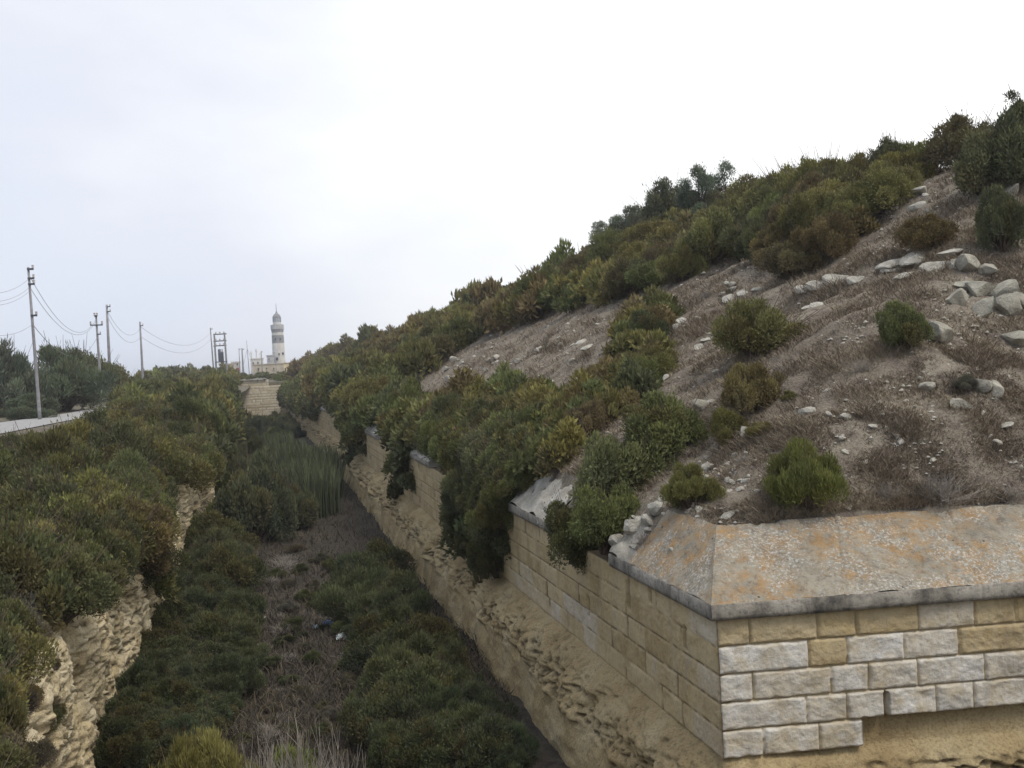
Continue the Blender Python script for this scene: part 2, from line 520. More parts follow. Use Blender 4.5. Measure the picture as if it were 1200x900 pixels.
def floor_mat():
    t = NT('ditch_floor_litter')
    n1 = t.noise(0.5, 5, 0.6); n2 = t.noise(5, 6, 0.7); n3 = t.noise(30, 4, 0.6)
    c = t.ramp(n1, [(0.3, (0.050, 0.042, 0.032)), (0.55, (0.082, 0.068, 0.050)), (0.75, (0.13, 0.107, 0.077))])
    c = t.mix(c, (0.030, 0.024, 0.022), t.ramp(n2, [(0.36, 0.8), (0.55, 0.0)]))
    c = t.mix(c, (0.20, 0.17, 0.14), t.ramp(n3, [(0.60, 0.0), (0.75, 0.5)]))
    t.bump(t.math('ADD', n2, n3), 1.0, 0.08)
    return t.base(c)
M['floor'] = floor_mat()
M['scarp_rock'] = m_rock('rock_cut_scarp', (0.260, 0.182, 0.084), (0.375, 0.288, 0.154), (0.455, 0.374, 0.226), 1.1, pit_amt=0.7, hollow_shade=True)
M['cliff'] = m_rock('pale_cliff_rock', (0.46, 0.36, 0.195), (0.60, 0.50, 0.32), (0.70, 0.62, 0.45), 1.6, pits=(0.16, 0.11, 0.055), pit_amt=0.8, bump=1.0, hollow_shade=True)
M['stone'] = m_rock('limestone_rubble', (0.30, 0.275, 0.225), (0.48, 0.45, 0.38), (0.63, 0.60, 0.53), 5.0, pits=(0.14, 0.12, 0.09), pit_amt=0.5)
M['boulder'] = m_rock('grey_lichen_boulder', (0.20, 0.185, 0.150), (0.37, 0.345, 0.28), (0.55, 0.515, 0.42), 3.5, pits=(0.09, 0.085, 0.07), pit_amt=0.7)

def masonry_mat(name, tones, joint, warm=(0.48, 0.385, 0.235)):
    t = NT(name)
    tone, jn = t.attr('tone'), t.attr('joint')
    c = t.ramp(tone, tones)
    n1 = t.noise(2.2, 7, 0.65); n2 = t.noise(16, 6, 0.65)
    c = t.mix(c, t.ramp(n1, [(0.3, (0.78, 0.72, 0.62)), (0.55, (1.0, 1.0, 1.0)), (0.75, (1.08, 1.08, 1.08))]), 0.9, 'MULTIPLY')
    c = t.mix(c, t.ramp(n2, [(0.30, (0.70, 0.66, 0.58)), (0.48, (1.0, 1.0, 1.0)), (0.7, (1.1, 1.1, 1.1))]), 0.7, 'MULTIPLY')
    stain = t.ramp(t.noise(1.3, 6, 0.65, stretch=(1.6, 1.6, 0.35)), [(0.56, 0.0), (0.72, 0.55)])
    c = t.mix(c, (0.20, 0.155, 0.105), stain)
    c = t.mix(c, warm, t.math('MULTIPLY', t.ramp(t.noise(3.1, 7, 0.68), [(0.47, 0.0), (0.63, 1.0)]), 0.72))
    c = t.mix(c, (0.34, 0.32, 0.29), t.math('MULTIPLY', t.ramp(t.noise(4.0, 6, 0.7, stretch=(1.4, 1.4, 0.30)), [(0.56, 0.0), (0.70, 1.0)]), 0.55))
    c = t.mix(c, joint, jn)
    t.bump(t.math('ADD', n2, t.math('MULTIPLY', n1, 0.4)), 0.7, 0.03)
    return t.base(c)
M['ashlar_front'] = masonry_mat('rusticated_ashlar', [(0.0, (0.47, 0.36, 0.185)), (0.35, (0.52, 0.42, 0.26)), (0.55, (0.60, 0.545, 0.45)), (1.0, (0.68, 0.65, 0.59))], (0.44, 0.345, 0.20))
M['ashlar_flank'] = masonry_mat('smooth_ashlar', [(0.0, (0.40, 0.30, 0.155)), (0.6, (0.52, 0.41, 0.235)), (1.0, (0.57, 0.505, 0.40))], (0.13, 0.095, 0.055))
M['ashlar_end'] = masonry_mat('weathered_ashlar', [(0.0, (0.46, 0.39, 0.27)), (1.0, (0.60, 0.545, 0.43))], (0.34, 0.28, 0.19))

def lichen_mat():
    t = NT('lichened_coping')
    n0 = t.noise(1.1, 5, 0.6); n1 = t.noise(2.6, 8, 0.7); n2 = t.noise(34, 6, 0.75); n3 = t.noise(6, 9, 0.75)
    c = t.ramp(n1, [(0.28, (0.21, 0.19, 0.15)), (0.5, (0.33, 0.30, 0.235)), (0.74, (0.46, 0.43, 0.35))])
    c = t.mix(c, (0.14, 0.12, 0.10), t.ramp(t.noise(13, 7, 0.75), [(0.36, 0.8), (0.50, 0.0)]))
    om = t.math('MULTIPLY', t.ramp(n3, [(0.41, 0.0), (0.60, 0.9)]), t.ramp(n0, [(0.38, 0.20), (0.54, 1.0)]))
    om = t.math('MULTIPLY', om, t.ramp(n2, [(0.34, 0.3), (0.58, 1.0)]))
    c = t.mix(c, t.ramp(n2, [(0.3, (0.33, 0.165, 0.040)), (0.7, (0.52, 0.300, 0.100))]), om)
    wm = t.math('MULTIPLY', t.ramp(t.noise(30, 7, 0.75), [(0.50, 0.0), (0.61, 1.0)]), t.ramp(t.noise(1.6, 6, 0.65), [(0.44, 0.05), (0.56, 1.0)]))
    c = t.mix(c, (0.60, 0.575, 0.52), wm)
    c = t.mix(c, (0.07, 0.06, 0.05), t.ramp(t.voro(3.1), [(0.045, 1.0), (0.07, 0.0)]))
    t.bump(t.math('ADD', n2, t.math('MULTIPLY', n3, 0.9)), 0.9, 0.035)
    return t.base(c)
M['lichen'] = lichen_mat()
def lip_mat():
    t = NT('blackened_cornice')
    n1 = t.noise(2.4, 7, 0.65, stretch=(1, 1, 0.7)); n2 = t.noise(14, 6, 0.7)
    c = t.ramp(n1, [(0.33, (0.065, 0.060, 0.052)), (0.43, (0.20, 0.18, 0.145)), (0.56, (0.31, 0.28, 0.23)), (0.75, (0.43, 0.39, 0.33))])
    c = t.mix(c, (0.10, 0.09, 0.08), t.ramp(n2, [(0.34, 0.8), (0.5, 0.0)]))
    t.bump(n2, 0.7, 0.03); return t.base(c)
M['lip'] = lip_mat()
def grass_mat(name, a, b):
    t = NT(name); r = t.attr('rnd')
    c = t.ramp(r, [(0.0, a), (1.0, b)])
    c = t.mix(c, t.ramp(t.noise(0.7, 5, 0.6), [(0.35, (0.75, 0.72, 0.72)), (0.65, (1.15, 1.12, 1.05))]), 1.0, 'MULTIPLY')
    return t.base(c)
M['dry_grass'] = grass_mat('dry_grass', (0.172, 0.140, 0.104), (0.360, 0.304, 0.226))
M['floor_twigs'] = grass_mat('dead_ditch_growth', (0.040, 0.034, 0.025), (0.145, 0.121, 0.087))

# ------------------------------------------------------------------ setting: terrain sheets
def axis(segs):
    out = []
    for a, b, st in segs:
        n = max(1, int(round((b - a) / st))); out += list(np.linspace(a, b, n, endpoint=False))
    out.append(segs[-1][1]); return np.array(out)

def build_ground():
    gx = axis([(-2400, -400, 400), (-400, -80, 32), (-80, -24, 3), (-24, -9, 0.6), (-9, 3, 0.22), (3, 12, 0.6), (12, 60, 4), (60, 400, 40), (400, 2400, 400)])
    gy = axis([(-900, -100, 200), (-100, -6, 8), (-6, 20, 0.3), (20, 50, 0.6), (50, Y_END - .1, 1.6), (Y_END - .1, Y_END + .4, 0.5), (Y_END + .4, 400, 6), (400, 1000, 50), (1000, 3000, 400)])
    X, Y = np.meshgrid(gx, gy, indexing='ij')
    d = edge_sd(X, Y)
    s1, s2 = s_of(X, Y)
    ditch = (d < 0.0) & (Y < Y_END)
    dd = np.where(Y >= Y_END, np.maximum(d, 7), d)
    Z = bank_z(X, Y, d=dd)
    Z = np.where(ditch, Z_FLOOR - 1.0, Z)
    Z = np.where((s1 > 0.5) & (s2 > 0.5) & (Y < 520) & (Y < Y_END), Z_FLOOR - 1.0, Z)
    mesh_np('ground', np.stack([X, Y, Z], -1).reshape(-1, 3), grid_faces(len(gx), len(gy)), M['ground'])['kind'] = 'structure'
build_ground()

def build_floor():
    gx = axis([(-7.5, -3.6, 0.4), (-3.6, 4.6, 0.16)]); gy = axis([(4, 40, 0.2), (40, 161, 0.8)])
    X, Y = np.meshgrid(gx, gy, indexing='ij')
    m = (X[:-1, :-1] > -3.7) | (Y[:-1, :-1] > 60)
    Z = floor_z(X, Y) + 0.03 * fbm(X * 3, Y * 3, 2.2, 3)
    mesh_np('ditch_floor', np.stack([X, Y, Z], -1).reshape(-1, 3), grid_faces(len(gx), len(gy), m), M['floor'])['kind'] = 'structure'
    gx = axis([(4.6, 30, 0.6)]); gy = axis([(2, 12, 0.5)])
    X, Y = np.meshgrid(gx, gy, indexing='ij')
    mesh_np('ditch_floor', np.stack([X, Y, floor_z(X * 0, Y) - 0.05 + 0 * X], -1).reshape(-1, 3), grid_faces(len(gx), len(gy)), M['floor'])['kind'] = 'structure'
build_floor()

def build_hill():
    gx = axis([(-4, XW + 0.02, 0.6), (XW + 0.02, XW + 1.3, 0.08), (XW + 1.3, 24, 0.16), (24, 36, 0.8), (36, 90, 6)])
    gy = axis([(5, 26, 0.16), (26, 50, 0.4), (50, 140, 1.5), (140, 520, 12)])
    X, Y = np.meshgrid(gx, gy, indexing='ij')
    s1, s2 = s_of(X, Y)
    Z = hill_z(X, Y)
    lump = 0.05 * fbm(X * 2.6, Y * 2.6, 1.1, 4)
    Z = Z + lump * np.clip(np.minimum(s1 - 0.6, s2 - 1.1) * 3, 0, 1)
    ok = (np.minimum(s1, s2) > 0.02)
    m = ok[:-1, :-1] & ok[1:, :-1] & ok[1:, 1:] & ok[:-1, 1:]
    mesh_np('hill', np.stack([X, Y, Z], -1).reshape(-1, 3), grid_faces(len(gx), len(gy), m), M['soil'])['kind'] = 'structure'
build_hill()

def build_scarp_rock():
    # path along the foot of the wall: far end -> corner -> along the front face
    ys = [Y_END + 1.0]
    while ys[-1] > YC + 0.45: ys.append(ys[-1] - np.clip((ys[-1] - 6) * 0.007, 0.035, 0.8))
    P = [(XW, y, -1.0, 0.0) for y in ys]
    n_f = -N2
    for k in range(1, 9):                                           # rounded corner
        a = k / 9.0
        n = np.array([-1.0, 0.0]) * (1 - a) + n_f * a; n /= np.linalg.norm(n)
        P.append((XW, YC + 0.45 * (1 - a) ** 2, n[0], n[1]))
    t = 0.0
    while t < 14: P.append((XW + D2[0] * t, YC + D2[1] * t, n_f[0], n_f[1])); t += 0.05 if t < 6 else 0.3
    P = np.array(P)
    prof_a = np.array([(-0.16, -3.7), (-0.10, -4.40), (0.02, -4.50), (0.16, -4.58), (0.34, -4.78), (0.48, -5.05), (0.56, -5.28), (0.62, -5.55), (0.72, -6.0), (0.86, -6.6)])
    prof_b = np.array([(-0.16, -3.7), (-0.14, -4.20), (-0.10, -4.48), (0.00, -4.62), (0.10, -4.80), (0.16, -5.05), (0.24, -5.28), (0.34, -5.55), (0.42, -6.0), (0.5, -6.6)])
    nv = 120
    def res(p):
        L = np.concatenate([[0], np.cumsum(np.hypot(*np.diff(p, axis=0).T))]); q = np.linspace(0, L[-1], nv)
        return np.stack([np.interp(q, L, p[:, 0]), np.interp(q, L, p[:, 1])], -1)
    A, B = res(prof_a), res(prof_b)
    front = np.clip((P[:, 0] - XW) / 1.2, 0, 1)
    O = A[None, :, 0] * (1 - front[:, None]) + B[None, :, 0] * front[:, None]
    Z = A[None, :, 1] * (1 - front[:, None]) + B[None, :, 1] * front[:, None]
    arc = np.concatenate([[0], np.cumsum(np.hypot(np.diff(P[:, 0]), np.diff(P[:, 1])))])[:, None] + 0 * Z
    far = np.clip((P[:, 1] - 30) / 60, 0, 1)[:, None]
    free = sstep(-0.08, 0.12, O)
    lump = 0.12 * fbm(arc * 0.75, Z * 1.1, 0.3, 2) + 0.05 * fbm(arc * 2.4, Z * 3.0, 2.0, 4)
    rid = 1 - np.abs(fbm(arc * 1.5, Z * 4.2, 7.7, 3))
    rid = np.clip(rid - 0.55, 0, 1)
    smooth_low = sstep(-5.35, -5.15, Z)                            # the lower cut is smoother
    disp = lump * (0.45 + 0.55 * smooth_low) + 0.015 * rid * smooth_low + 0.028 * fbm(arc * 5.5, Z * 7.5, 23.0, 4, 0.55) * (0.4 + 0.6 * smooth_low)
    pit = np.clip(fbm(arc * 3.4, Z * 8.0, 17.0, 2) - 0.30, 0, 1); disp = disp - 0.14 * pit * smooth_low * np.exp(-((Z + 5.02) / 0.22) ** 2)
    f1, f2 = worley(arc * 1.15 + .3 * fbm(arc, Z * 2, 51., 2), Z * 2.1, 3)
    disp = disp + smooth_low * (0.13 * np.clip(0.75 - f1, 0, 1) - 0.03 * np.exp(-((f2 - f1) / 0.10) ** 2))
    g1, g2 = worley(arc * 4.2, Z * 8.0 + .4 * fbm(arc * 3, Z * 3, 53., 2), 8)
    disp = disp - 0.16 * np.clip(0.36 - g1, 0, 1) * (np.exp(-((Z + 5.0) / 0.30) ** 2) + 0.3 * smooth_low + 0.8 * front[:, None]) * (fbm(arc * .9, Z * 1.5, 57., 2) > -.1)
    hole = np.clip(fbm(arc * 2.2, Z * 6.0, 11.0, 3) - 0.42, 0, 1)
    disp = disp - 0.10 * hole * smooth_low
    gash = np.exp(-((Z + 5.12 + 0.06 * fbm(arc * 1.1, 0 * Z, 4.0, 2)) / 0.045) ** 2) * np.clip(fbm(arc * 2.6, Z * 2, 14.0, 3) + 0.15, 0, 1)
    strata = 0.05 * fbm(arc * 1.2, Z * 11.0, 41.0, 4) + 0.045 * fbm(arc * 4.0, Z * 6.0, 47.0, 4, 0.6)
    disp = disp + strata * front[:, None]
    disp = (disp - 0.10 * gash) * free * (1 + 0.5 * far)
    g3, g4 = worley(arc * 7.5 + Z, Z * 11.0, 12)
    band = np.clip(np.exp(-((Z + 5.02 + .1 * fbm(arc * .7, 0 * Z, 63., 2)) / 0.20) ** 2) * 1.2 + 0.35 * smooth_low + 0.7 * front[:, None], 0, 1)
    hol = np.clip((.30 - g1) / .10, 0, 1) * band * (fbm(arc * .9, Z * 1.5, 57., 2) > -.1) + np.clip((.26 - g3) / .10, 0, 1) * band * (fbm(arc * 1.3, Z * 2.0, 67., 2) > .1)  # where the shade of the pits is painted into the rock colour
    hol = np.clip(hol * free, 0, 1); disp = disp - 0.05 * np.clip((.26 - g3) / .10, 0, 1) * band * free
    O2 = O + disp
    zj = 0.05 * fbm(arc * 2.0, Z * 2.0, 21.0, 3) * free
    X = P[:, 0:1] + bend(P[:, 1:2]) + P[:, 2:3] * O2; Y = P[:, 1:2] + P[:, 3:4] * O2
    mesh_np('scarp_rock', np.stack([X, Y, Z + zj], -1).reshape(-1, 3), grid_faces(len(P), nv, flip=False), M['scarp_rock'], attrs={'hollow_shade': hol.ravel()})['kind'] = 'structure'
build_scarp_rock()

def build_cliff():
    C = EDGE_C
    L = np.concatenate([[0], np.cumsum(np.hypot(*np.diff(C, axis=0).T))])
    q = [L[-1]]; 
    # sample denser near the camera
    pos = []
    l = 0.0
    while l < L[-1]:
        x, y = np.interp(l, L, C[:, 0]), np.interp(l, L, C[:, 1])
        pos.append(l); l += np.clip((abs(y) - 4) * 0.006, 0.035, 2.0)
    pos = np.array([p for p in pos if np.interp(p, L, C[:, 1]) < Y_END + 1 and np.interp(p, L, C[:, 0]) < 30])
    cx, cy = np.interp(pos, L, C[:, 0]), np.interp(pos, L, C[:, 1])
    tx, ty = np.gradient(cx), np.gradient(cy)
    ln = np.hypot(tx, ty); tx, ty = tx / ln, ty / ln
    nx, ny = -ty, tx                                               # into the ditch
    nv = 110
    top = bank_z(cx - 0.9 * nx, cy - 0.9 * ny) + 0.02
    v = np.linspace(0, 1, nv)
    arc = pos[:, None] + 0 * v[None]
    O = np.interp(v, [0, 0.06, 0.12, 0.3, 0.7, 1.0], [-0.9, -0.3, 0.05, 0.16, 0.2, 0.34])[None] + 0 * arc
    hh = np.interp(v, [0, 0.06, 0.12, 1.0], [0.0, 0.015, 0.07, 1.0])[None]
    Z = top[:, None] + (Z_FLOOR - 0.3 - top[:, None]) * hh
    free = sstep(0.03, 0.16, v)[None]
    d = 0.16 * fbm(arc * 0.6, Z * 0.7, 1.0, 2) + 0.05 * fbm(arc * 2.6, Z * 1.3, 5.0, 5, 0.6)
    wx, wz = arc + 0.25 * fbm(arc * 1.8, Z * 1.8, 31.0, 2), Z + 0.25 * fbm(arc * 1.8, Z * 1.8, 37.0, 2)
    blk = _hash(np.floor(wx * 2.3).astype(np.int64), np.floor(wz * 2.9).astype(np.int64), np.int64(5)) * 0.6 + _hash(np.floor(wx * 5.9).astype(np.int64), np.floor(wz * 7.7).astype(np.int64), np.int64(9)) * 0.4
    d = d + 0.05 * blk
    crack = np.exp(-(fbm(arc * 2.4, Z * 0.8, 13.0, 2) / 0.05) ** 2)
    d = d - 0.13 * crack
    f1, f2 = worley(wx * 1.5, wz * 1.9, 21); g1, g2 = worley(wx * 4.5 + wz, wz * 6.5, 23)
    d = d + 0.05 * np.clip(.7 - f1, 0, 1) - 0.10 * np.exp(-((f2 - f1) / 0.08) ** 2) - 0.07 * np.exp(-((g2 - g1) / 0.12) ** 2) - 0.14 * np.clip(.30 - g1, 0, 1)
    O = O + d * free
    X = cx[:, None] + nx[:, None] * O; Y = cy[:, None] + ny[:, None] * O
    mesh_np('cliff', np.stack([X, Y, Z + 0.05 * fbm(arc * 2, Z * 3, 3.0, 3) * free], -1).reshape(-1, 3), grid_faces(len(pos), nv), M['cliff'], attrs={'hollow_shade': np.clip((np.exp(-((f2 - f1) / 0.05) ** 2) * .8 + np.clip((.24 - g1) / .1, 0, 1)) * free * (fbm(arc * 1.2, Z * 1.4, 91., 3) > -.15), 0, 1).ravel()})['kind'] = 'structure'  # cracks and pits get their shade painted in through this mask
build_cliff()

# road on the left bank
def build_road():
    P = [(-12.6, 20), (-13.2, 36), (-13.0, 50), (-12.2, 64), (-10.9, 82), (-9.6, 105), (-8.4, 140), (-6, 190), (-3, 260), (2, 330)]
    C = _catmull(P, 10)
    t = np.gradient(C, axis=0); t /= np.linalg.norm(t, axis=1)[:, None]
    n = np.stack([t[:, 1], -t[:, 0]], -1)
    def strip(name, w0, w1, lift, mat):
        k = 25
        ws = np.linspace(w0, w1, k)
        X = C[:, 0:1] + n[:, 0:1] * ws; Y = C[:, 1:2] + n[:, 1:2] * ws
        Z = np.max(bank_z(X, Y), axis=1, keepdims=True) * 0 + bank_z(C[:, 0:1] + 0 * ws, C[:, 1:2] + 0 * ws, rough=False) + lift + 0 * X
        if w1 > 3:
            k2 = sstep(2.3, 4.6, np.abs(ws))[None, :]; Z = Z * (1 - k2) + (bank_z(X, Y) - 0.05) * k2
        mesh_np(name, np.stack([X, Y, Z], -1).reshape(-1, 3), grid_faces(len(C), k), mat)['kind'] = 'structure'
    strip('road_verge', -4.8, 4.8, 0.10, M['verge'])
    strip('road', -2.2, 2.2, 0.14, M['road'])
t = NT('worn_asphalt'); n_ = t.noise(3, 6, 0.6)
t.bump(n_, 0.4, 0.02)
M['road'] = t.base(t.ramp(n_, [(0.3, (0.26, 0.25, 0.24)), (0.7, (0.36, 0.35, 0.335))]))
M['verge'] = m_plain('stony_verge', (0.125, 0.105, 0.075), var=0.55, scale=1.4)
build_road()

# ------------------------------------------------------------------ scarp wall
def ashlar_sheet(name, org, ud, nd, length, z0, z1, course, blen, du, dv, relief, rough, mat, parent, thick=0.4, seed=0, tone_fn=None, layout=None,
                 jw=0.012, joint_depth=0.03, umap=None, batter=0.0, slots=()):
    """rusticated wall face: org (x,y), ud along, nd outward; built as one relief sheet plus its edges"""
    rr = np.random.default_rng(seed)
    if umap is None: us = np.linspace(0, length, int(length / du) + 1)
    else: us = umap
    nvv = int((z1 - z0) / dv) + 1
    vs = np.linspace(0, z1 - z0, nvv)
    U, V = np.meshgrid(us, vs, indexing='ij')
    H = z1 - z0
    nc = max(1, int(round(H / course))); ch = H / nc
    ci = np.clip((V / ch).astype(int), 0, nc - 1)
    dvv = np.minimum(V - ci * ch, (ci + 1) * ch - V)
    duu = np.full(U.shape, 9.0); tone = np.zeros(U.shape); bid = np.zeros(U.shape)
    for c in range(nc):
        b = [0.0]
        while b[-1] < length: b.append(b[-1] + blen * rr.choice([0.55, 0.62, 0.95, 1.0, 1.12, 1.25]))
        tn = None
        if layout:
            bb, tt = layout[c]; m0 = len(bb); b = list(bb) + [v for v in b if v > bb[-1] + .3]
            tn = np.concatenate([tt, rr.random(len(b))])[:len(b)]
        b = np.array(b); bd = rr.random(len(b))
        if tn is None: tn = rr.random(len(b))
        k = np.clip(np.searchsorted(b, us, side='right') - 1, 0, len(b) - 2)
        dist = np.minimum(us - b[k], b[k + 1] - us)
        m = ci == c
        duu = np.where(m, dist[:, None], duu)
        tone = np.where(m, (tone_fn(c, nc, tn[k], us) if tone_fn else tn[k])[:, None], tone)
        bid = np.where(m, bd[k][:, None], bid)
    dj = np.minimum(duu, dvv)
    joint_slot_mask = 1 - sstep(jw * 0.7, jw * 2.0, dj + 0.006 * fbm(U * 9, V * 9, 3.3, 2))
    pil = sstep(jw, jw * 4.5, dj + 0.012 * fbm(U * 11, V * 11, 71., 3))
    rel = relief * pil * (0.75 + 0.5 * (bid - 0.5)) * (1 + 1.3 * rough * fbm(U * 4.2 + bid * 40, V * 5.5, bid * 9, 4))
    rel = rel - joint_depth * joint_slot_mask + 0.25 * relief * rough * fbm(U * 14, V * 14, 5.0, 3)
    rel = rel + batter * (H - V)
    for (ua, ub, va, vb) in slots:
        sl = (sstep(ua - .01, ua, U) * sstep(ub + .01, ub, U) * sstep(va - .02, va, V) * sstep(vb + .02, vb, V))
        rel = rel - 0.22 * sl; joint_slot_mask = np.maximum(joint_slot_mask, sl)  # shade inside the slots painted in with the joint colour
    X = org[0] + ud[0] * U + nd[0] * rel; Y = org[1] + ud[1] * U + nd[1] * rel; Z = z0 + V
    nU, nV = len(us), nvv
    Vt = np.stack([X, Y, Z], -1).reshape(-1, 3)
    Fq = [grid_faces(nU, nV)]
    idx = np.arange(nU * nV).reshape(nU, nV)
    base = len(Vt); extra = []; T = []; J = []
    for loop in (idx[:, 0], idx[:, -1], idx[0, :], idx[-1, :]):
        q = Vt[loop].copy(); q[:, 0] -= nd[0] * thick; q[:, 1] -= nd[1] * thick
        m = len(loop); st = base + sum(len(e_) for e_ in extra)
        a = loop; bq = np.arange(st, st + m)
        Fq.append(np.stack([a[:-1], a[1:], bq[1:], bq[:-1]], -1))
        extra.append(q)
    Vt = np.vstack([Vt] + extra)
    ne = sum(len(e_) for e_ in extra)
    attrs = {'tone': np.concatenate([tone.ravel(), np.full(ne, 0.2)]), 'joint': np.concatenate([joint_slot_mask.ravel(), np.zeros(ne)])}
    return mesh_np(name, Vt, Fq, mat, parent, smooth=True, attrs=attrs)

def wall_uv(px, py):
    d = rays(px, py); p = d / d[0] * XW; return p[1] - YC, p[2]

def build_scarp_wall():
    w = tag(empty('stone_wall', (0, 0, 0)), 'long yellow limestone scarp wall with a rusticated corner and lichened sloping coping, right of the ditch', 'wall')
    nf = -N2
    zx = lambda *v: [0.0] + [(q - 250) / 300 for q in v]
    LAY = [(zx(546, 687, 822, 1004, 1138, 1420), [.86, .8, .78, .9, .85, .8]), (zx(365, 637, 768, 943, 1182, 1400), [.85, .55, .8, .62, .9, .7]),
           (zx(562, 695, 897, 1093, 1340), [.92, .12, .95, .58, .15]), (zx(362, 597, 732, 952, 1153, 1300), [.25, .3, .08, .1, .5, .2])]
    c = (Z_COR - Z_BOT) / 5
    ashlar_sheet('front_masonry', (XW, YC), D2, nf, 9.0, Z_BOT + c + 0.001, Z_COR, c, 0.92, 0.016, 0.012, 0.018, 0.7, M['ashlar_front'], w, seed=4, layout=LAY, jw=0.007, slots=((1.89, 1.935, 0.0, 0.27),))
    ashlar_sheet('front_masonry', (XW, YC), D2, nf, 1.62, Z_BOT, Z_BOT + c - 0.001, c, 0.66, 0.016, 0.012, 0.018, 0.7, M['ashlar_front'], w, seed=9, jw=0.007, layout=[(zx(392, 587, 900), [.9, .85, .88])])
    us = [0.0]
    while us[-1] < Y_END - YC: us.append(us[-1] + np.clip((us[-1] + 4) * 0.006, 0.022, 0.3))
    us = np.array(us[:-1])
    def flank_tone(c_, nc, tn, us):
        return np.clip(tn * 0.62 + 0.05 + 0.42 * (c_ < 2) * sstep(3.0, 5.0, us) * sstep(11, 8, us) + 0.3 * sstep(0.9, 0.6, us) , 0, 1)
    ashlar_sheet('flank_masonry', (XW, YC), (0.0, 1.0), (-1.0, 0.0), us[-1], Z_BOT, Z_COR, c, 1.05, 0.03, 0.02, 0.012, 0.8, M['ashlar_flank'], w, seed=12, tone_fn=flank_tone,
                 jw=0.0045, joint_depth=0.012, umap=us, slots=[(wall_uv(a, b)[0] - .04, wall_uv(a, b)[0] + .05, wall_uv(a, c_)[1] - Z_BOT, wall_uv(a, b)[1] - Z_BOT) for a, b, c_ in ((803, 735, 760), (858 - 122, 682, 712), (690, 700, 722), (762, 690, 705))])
    # sloping coping: lip (vertical face) and weathered slope
    oh = 0.09
    # profile relative to the wall face: outward o, z
    prof_lip = [(-0.25, Z_COR + 0.002), (oh, Z_COR + 0.002), (oh + 0.008, Z_COR + 0.05), (oh + 0.004, Z_LIP - 0.012), (oh - 0.012, Z_LIP)]
    def slope_pts(depth, m=22): return [(oh - 0.012 - (depth + oh) * k / m, Z_LIP + (Z_TOP + 0.03 - Z_LIP) * k / m) for k in range(m + 1)]
    def run(name, us, org, ud, nd, prof, mat, miter=None, amp=0.02, seed=0.0, ends=True, dir_noise=(0, 0, 1)):
        us = np.asarray(us, float); pr = np.array(prof)
        U = us[:, None] + 0 * pr[None, :, 0]; O = pr[None, :, 0] + 0 * U; Z = pr[None, :, 1] + 0 * U
        if miter is not None:                                       # the two runs meet along the hip
            k = np.clip((us - us[0]) / max(us[-1] - us[0], 1e-6), 0, 1)[:, None]
            U = U + np.interp(-O, [-0.09, miter[0]], [-0.0777, miter[1]]) * (1 - k)
        nz = (amp * fbm(U * 2.2 + seed, O * 3.0, seed, 4) - 1.6 * amp * np.clip(fbm(U * 5.5, O * 6.0, seed + 3, 3) - .38, 0, 1)) * (sstep(0.0, 0.12, us - us[0])[:, None] if miter is not None else 1.0)
        if miter is not None:                                       # open joints between the slabs
            for uj in (1.55, 3.1, 4.55, 6.2, 7.7):
                nz = nz - 0.014 * np.exp(-((us[:, None] + 0 * O - uj - .02 * fbm(O * 4, O * 0, uj, 2)) / 0.016) ** 2)
        X = org[0] + ud[0] * U + nd[0] * O; Y = org[1] + ud[1] * U + nd[1] * O
        X = X + nd[0] * nz * dir_noise[0]; Y = Y + nd[1] * nz * dir_noise[0]
        Z = Z + nz * dir_noise[2]
        V = np.stack([X, Y, Z], -1).reshape(-1, 3)
        Fq = [grid_faces(len(us), len(pr))]
        o = mesh_np(name, V, Fq, mat, w, smooth=True)
        return o
    # corner hip: both faces share the same line in plan
    mf, ml = (1.05, 0.370), (0.52, 0.984)
    uf = np.linspace(0, 9.0, 700)
    run('coping_lip', uf, (XW, YC), D2, nf, prof_lip, M['lip'], miter=mf, amp=0.010, seed=1.0, dir_noise=(1, 0, 0.3))
    run('coping_slope', uf, (XW, YC), D2, nf, slope_pts(1.05), M['lichen'], miter=mf, amp=0.022, seed=2.0)
    ul = np.linspace(0, 2.5, 200)
    run('coping_lip', ul, (XW, YC), (0, 1.0), (-1.0, 0), prof_lip, M['lip'], miter=ml, amp=0.010, seed=3.0, dir_noise=(1, 0, 0.3))
    run('coping_slope', ul, (XW, YC), (0, 1.0), (-1.0, 0), slope_pts(0.52), M['lichen'], miter=ml, amp=0.022, seed=4.0)
    # later stretches of coping still in place further along
    ub0, ub1 = wall_uv(757, 668)[0], wall_uv(720, 648)[0]
    for a, b, sd_ in ((ub0, ub1, 4.6), (6.2, 9.6, 5.0), (11.0, 16.0, 6.0), (19.5, 24.0, 7.0), (26.0, 31.5, 8.0), (34, 48, 9.0), (52, 80, 10.0), (85, 128, 11.0)):
        uu = np.linspace(a, b, max(8, int((b - a) * 8)))
        run('coping_lip', uu, (XW, YC), (0, 1.0), (-1.0, 0), prof_lip, M['lip'], amp=0.02, seed=sd_, dir_noise=(1, 0, 0.3))
        run('coping_slope', uu, (XW, YC), (0, 1.0), (-1.0, 0), slope_pts(0.6, 10 if sd_ > 5 else 24), M['pale_coping'], amp=0.03 if sd_ > 5 else 0.085, seed=sd_ + .5)
        for u0 in (a, b):                                           # the broken ends
            pr = prof_lip + slope_pts(0.6, 4)[1:] + [(-0.6, Z_COR + 0.002)]
            vs = [(XW - o_, YC + u0, z_) for o_, z_ in pr]
            mb = MB(); mb.add(vs, [tuple(range(len(vs)))]); mb.build('coping_end', M['pale_coping'], w)
    return w
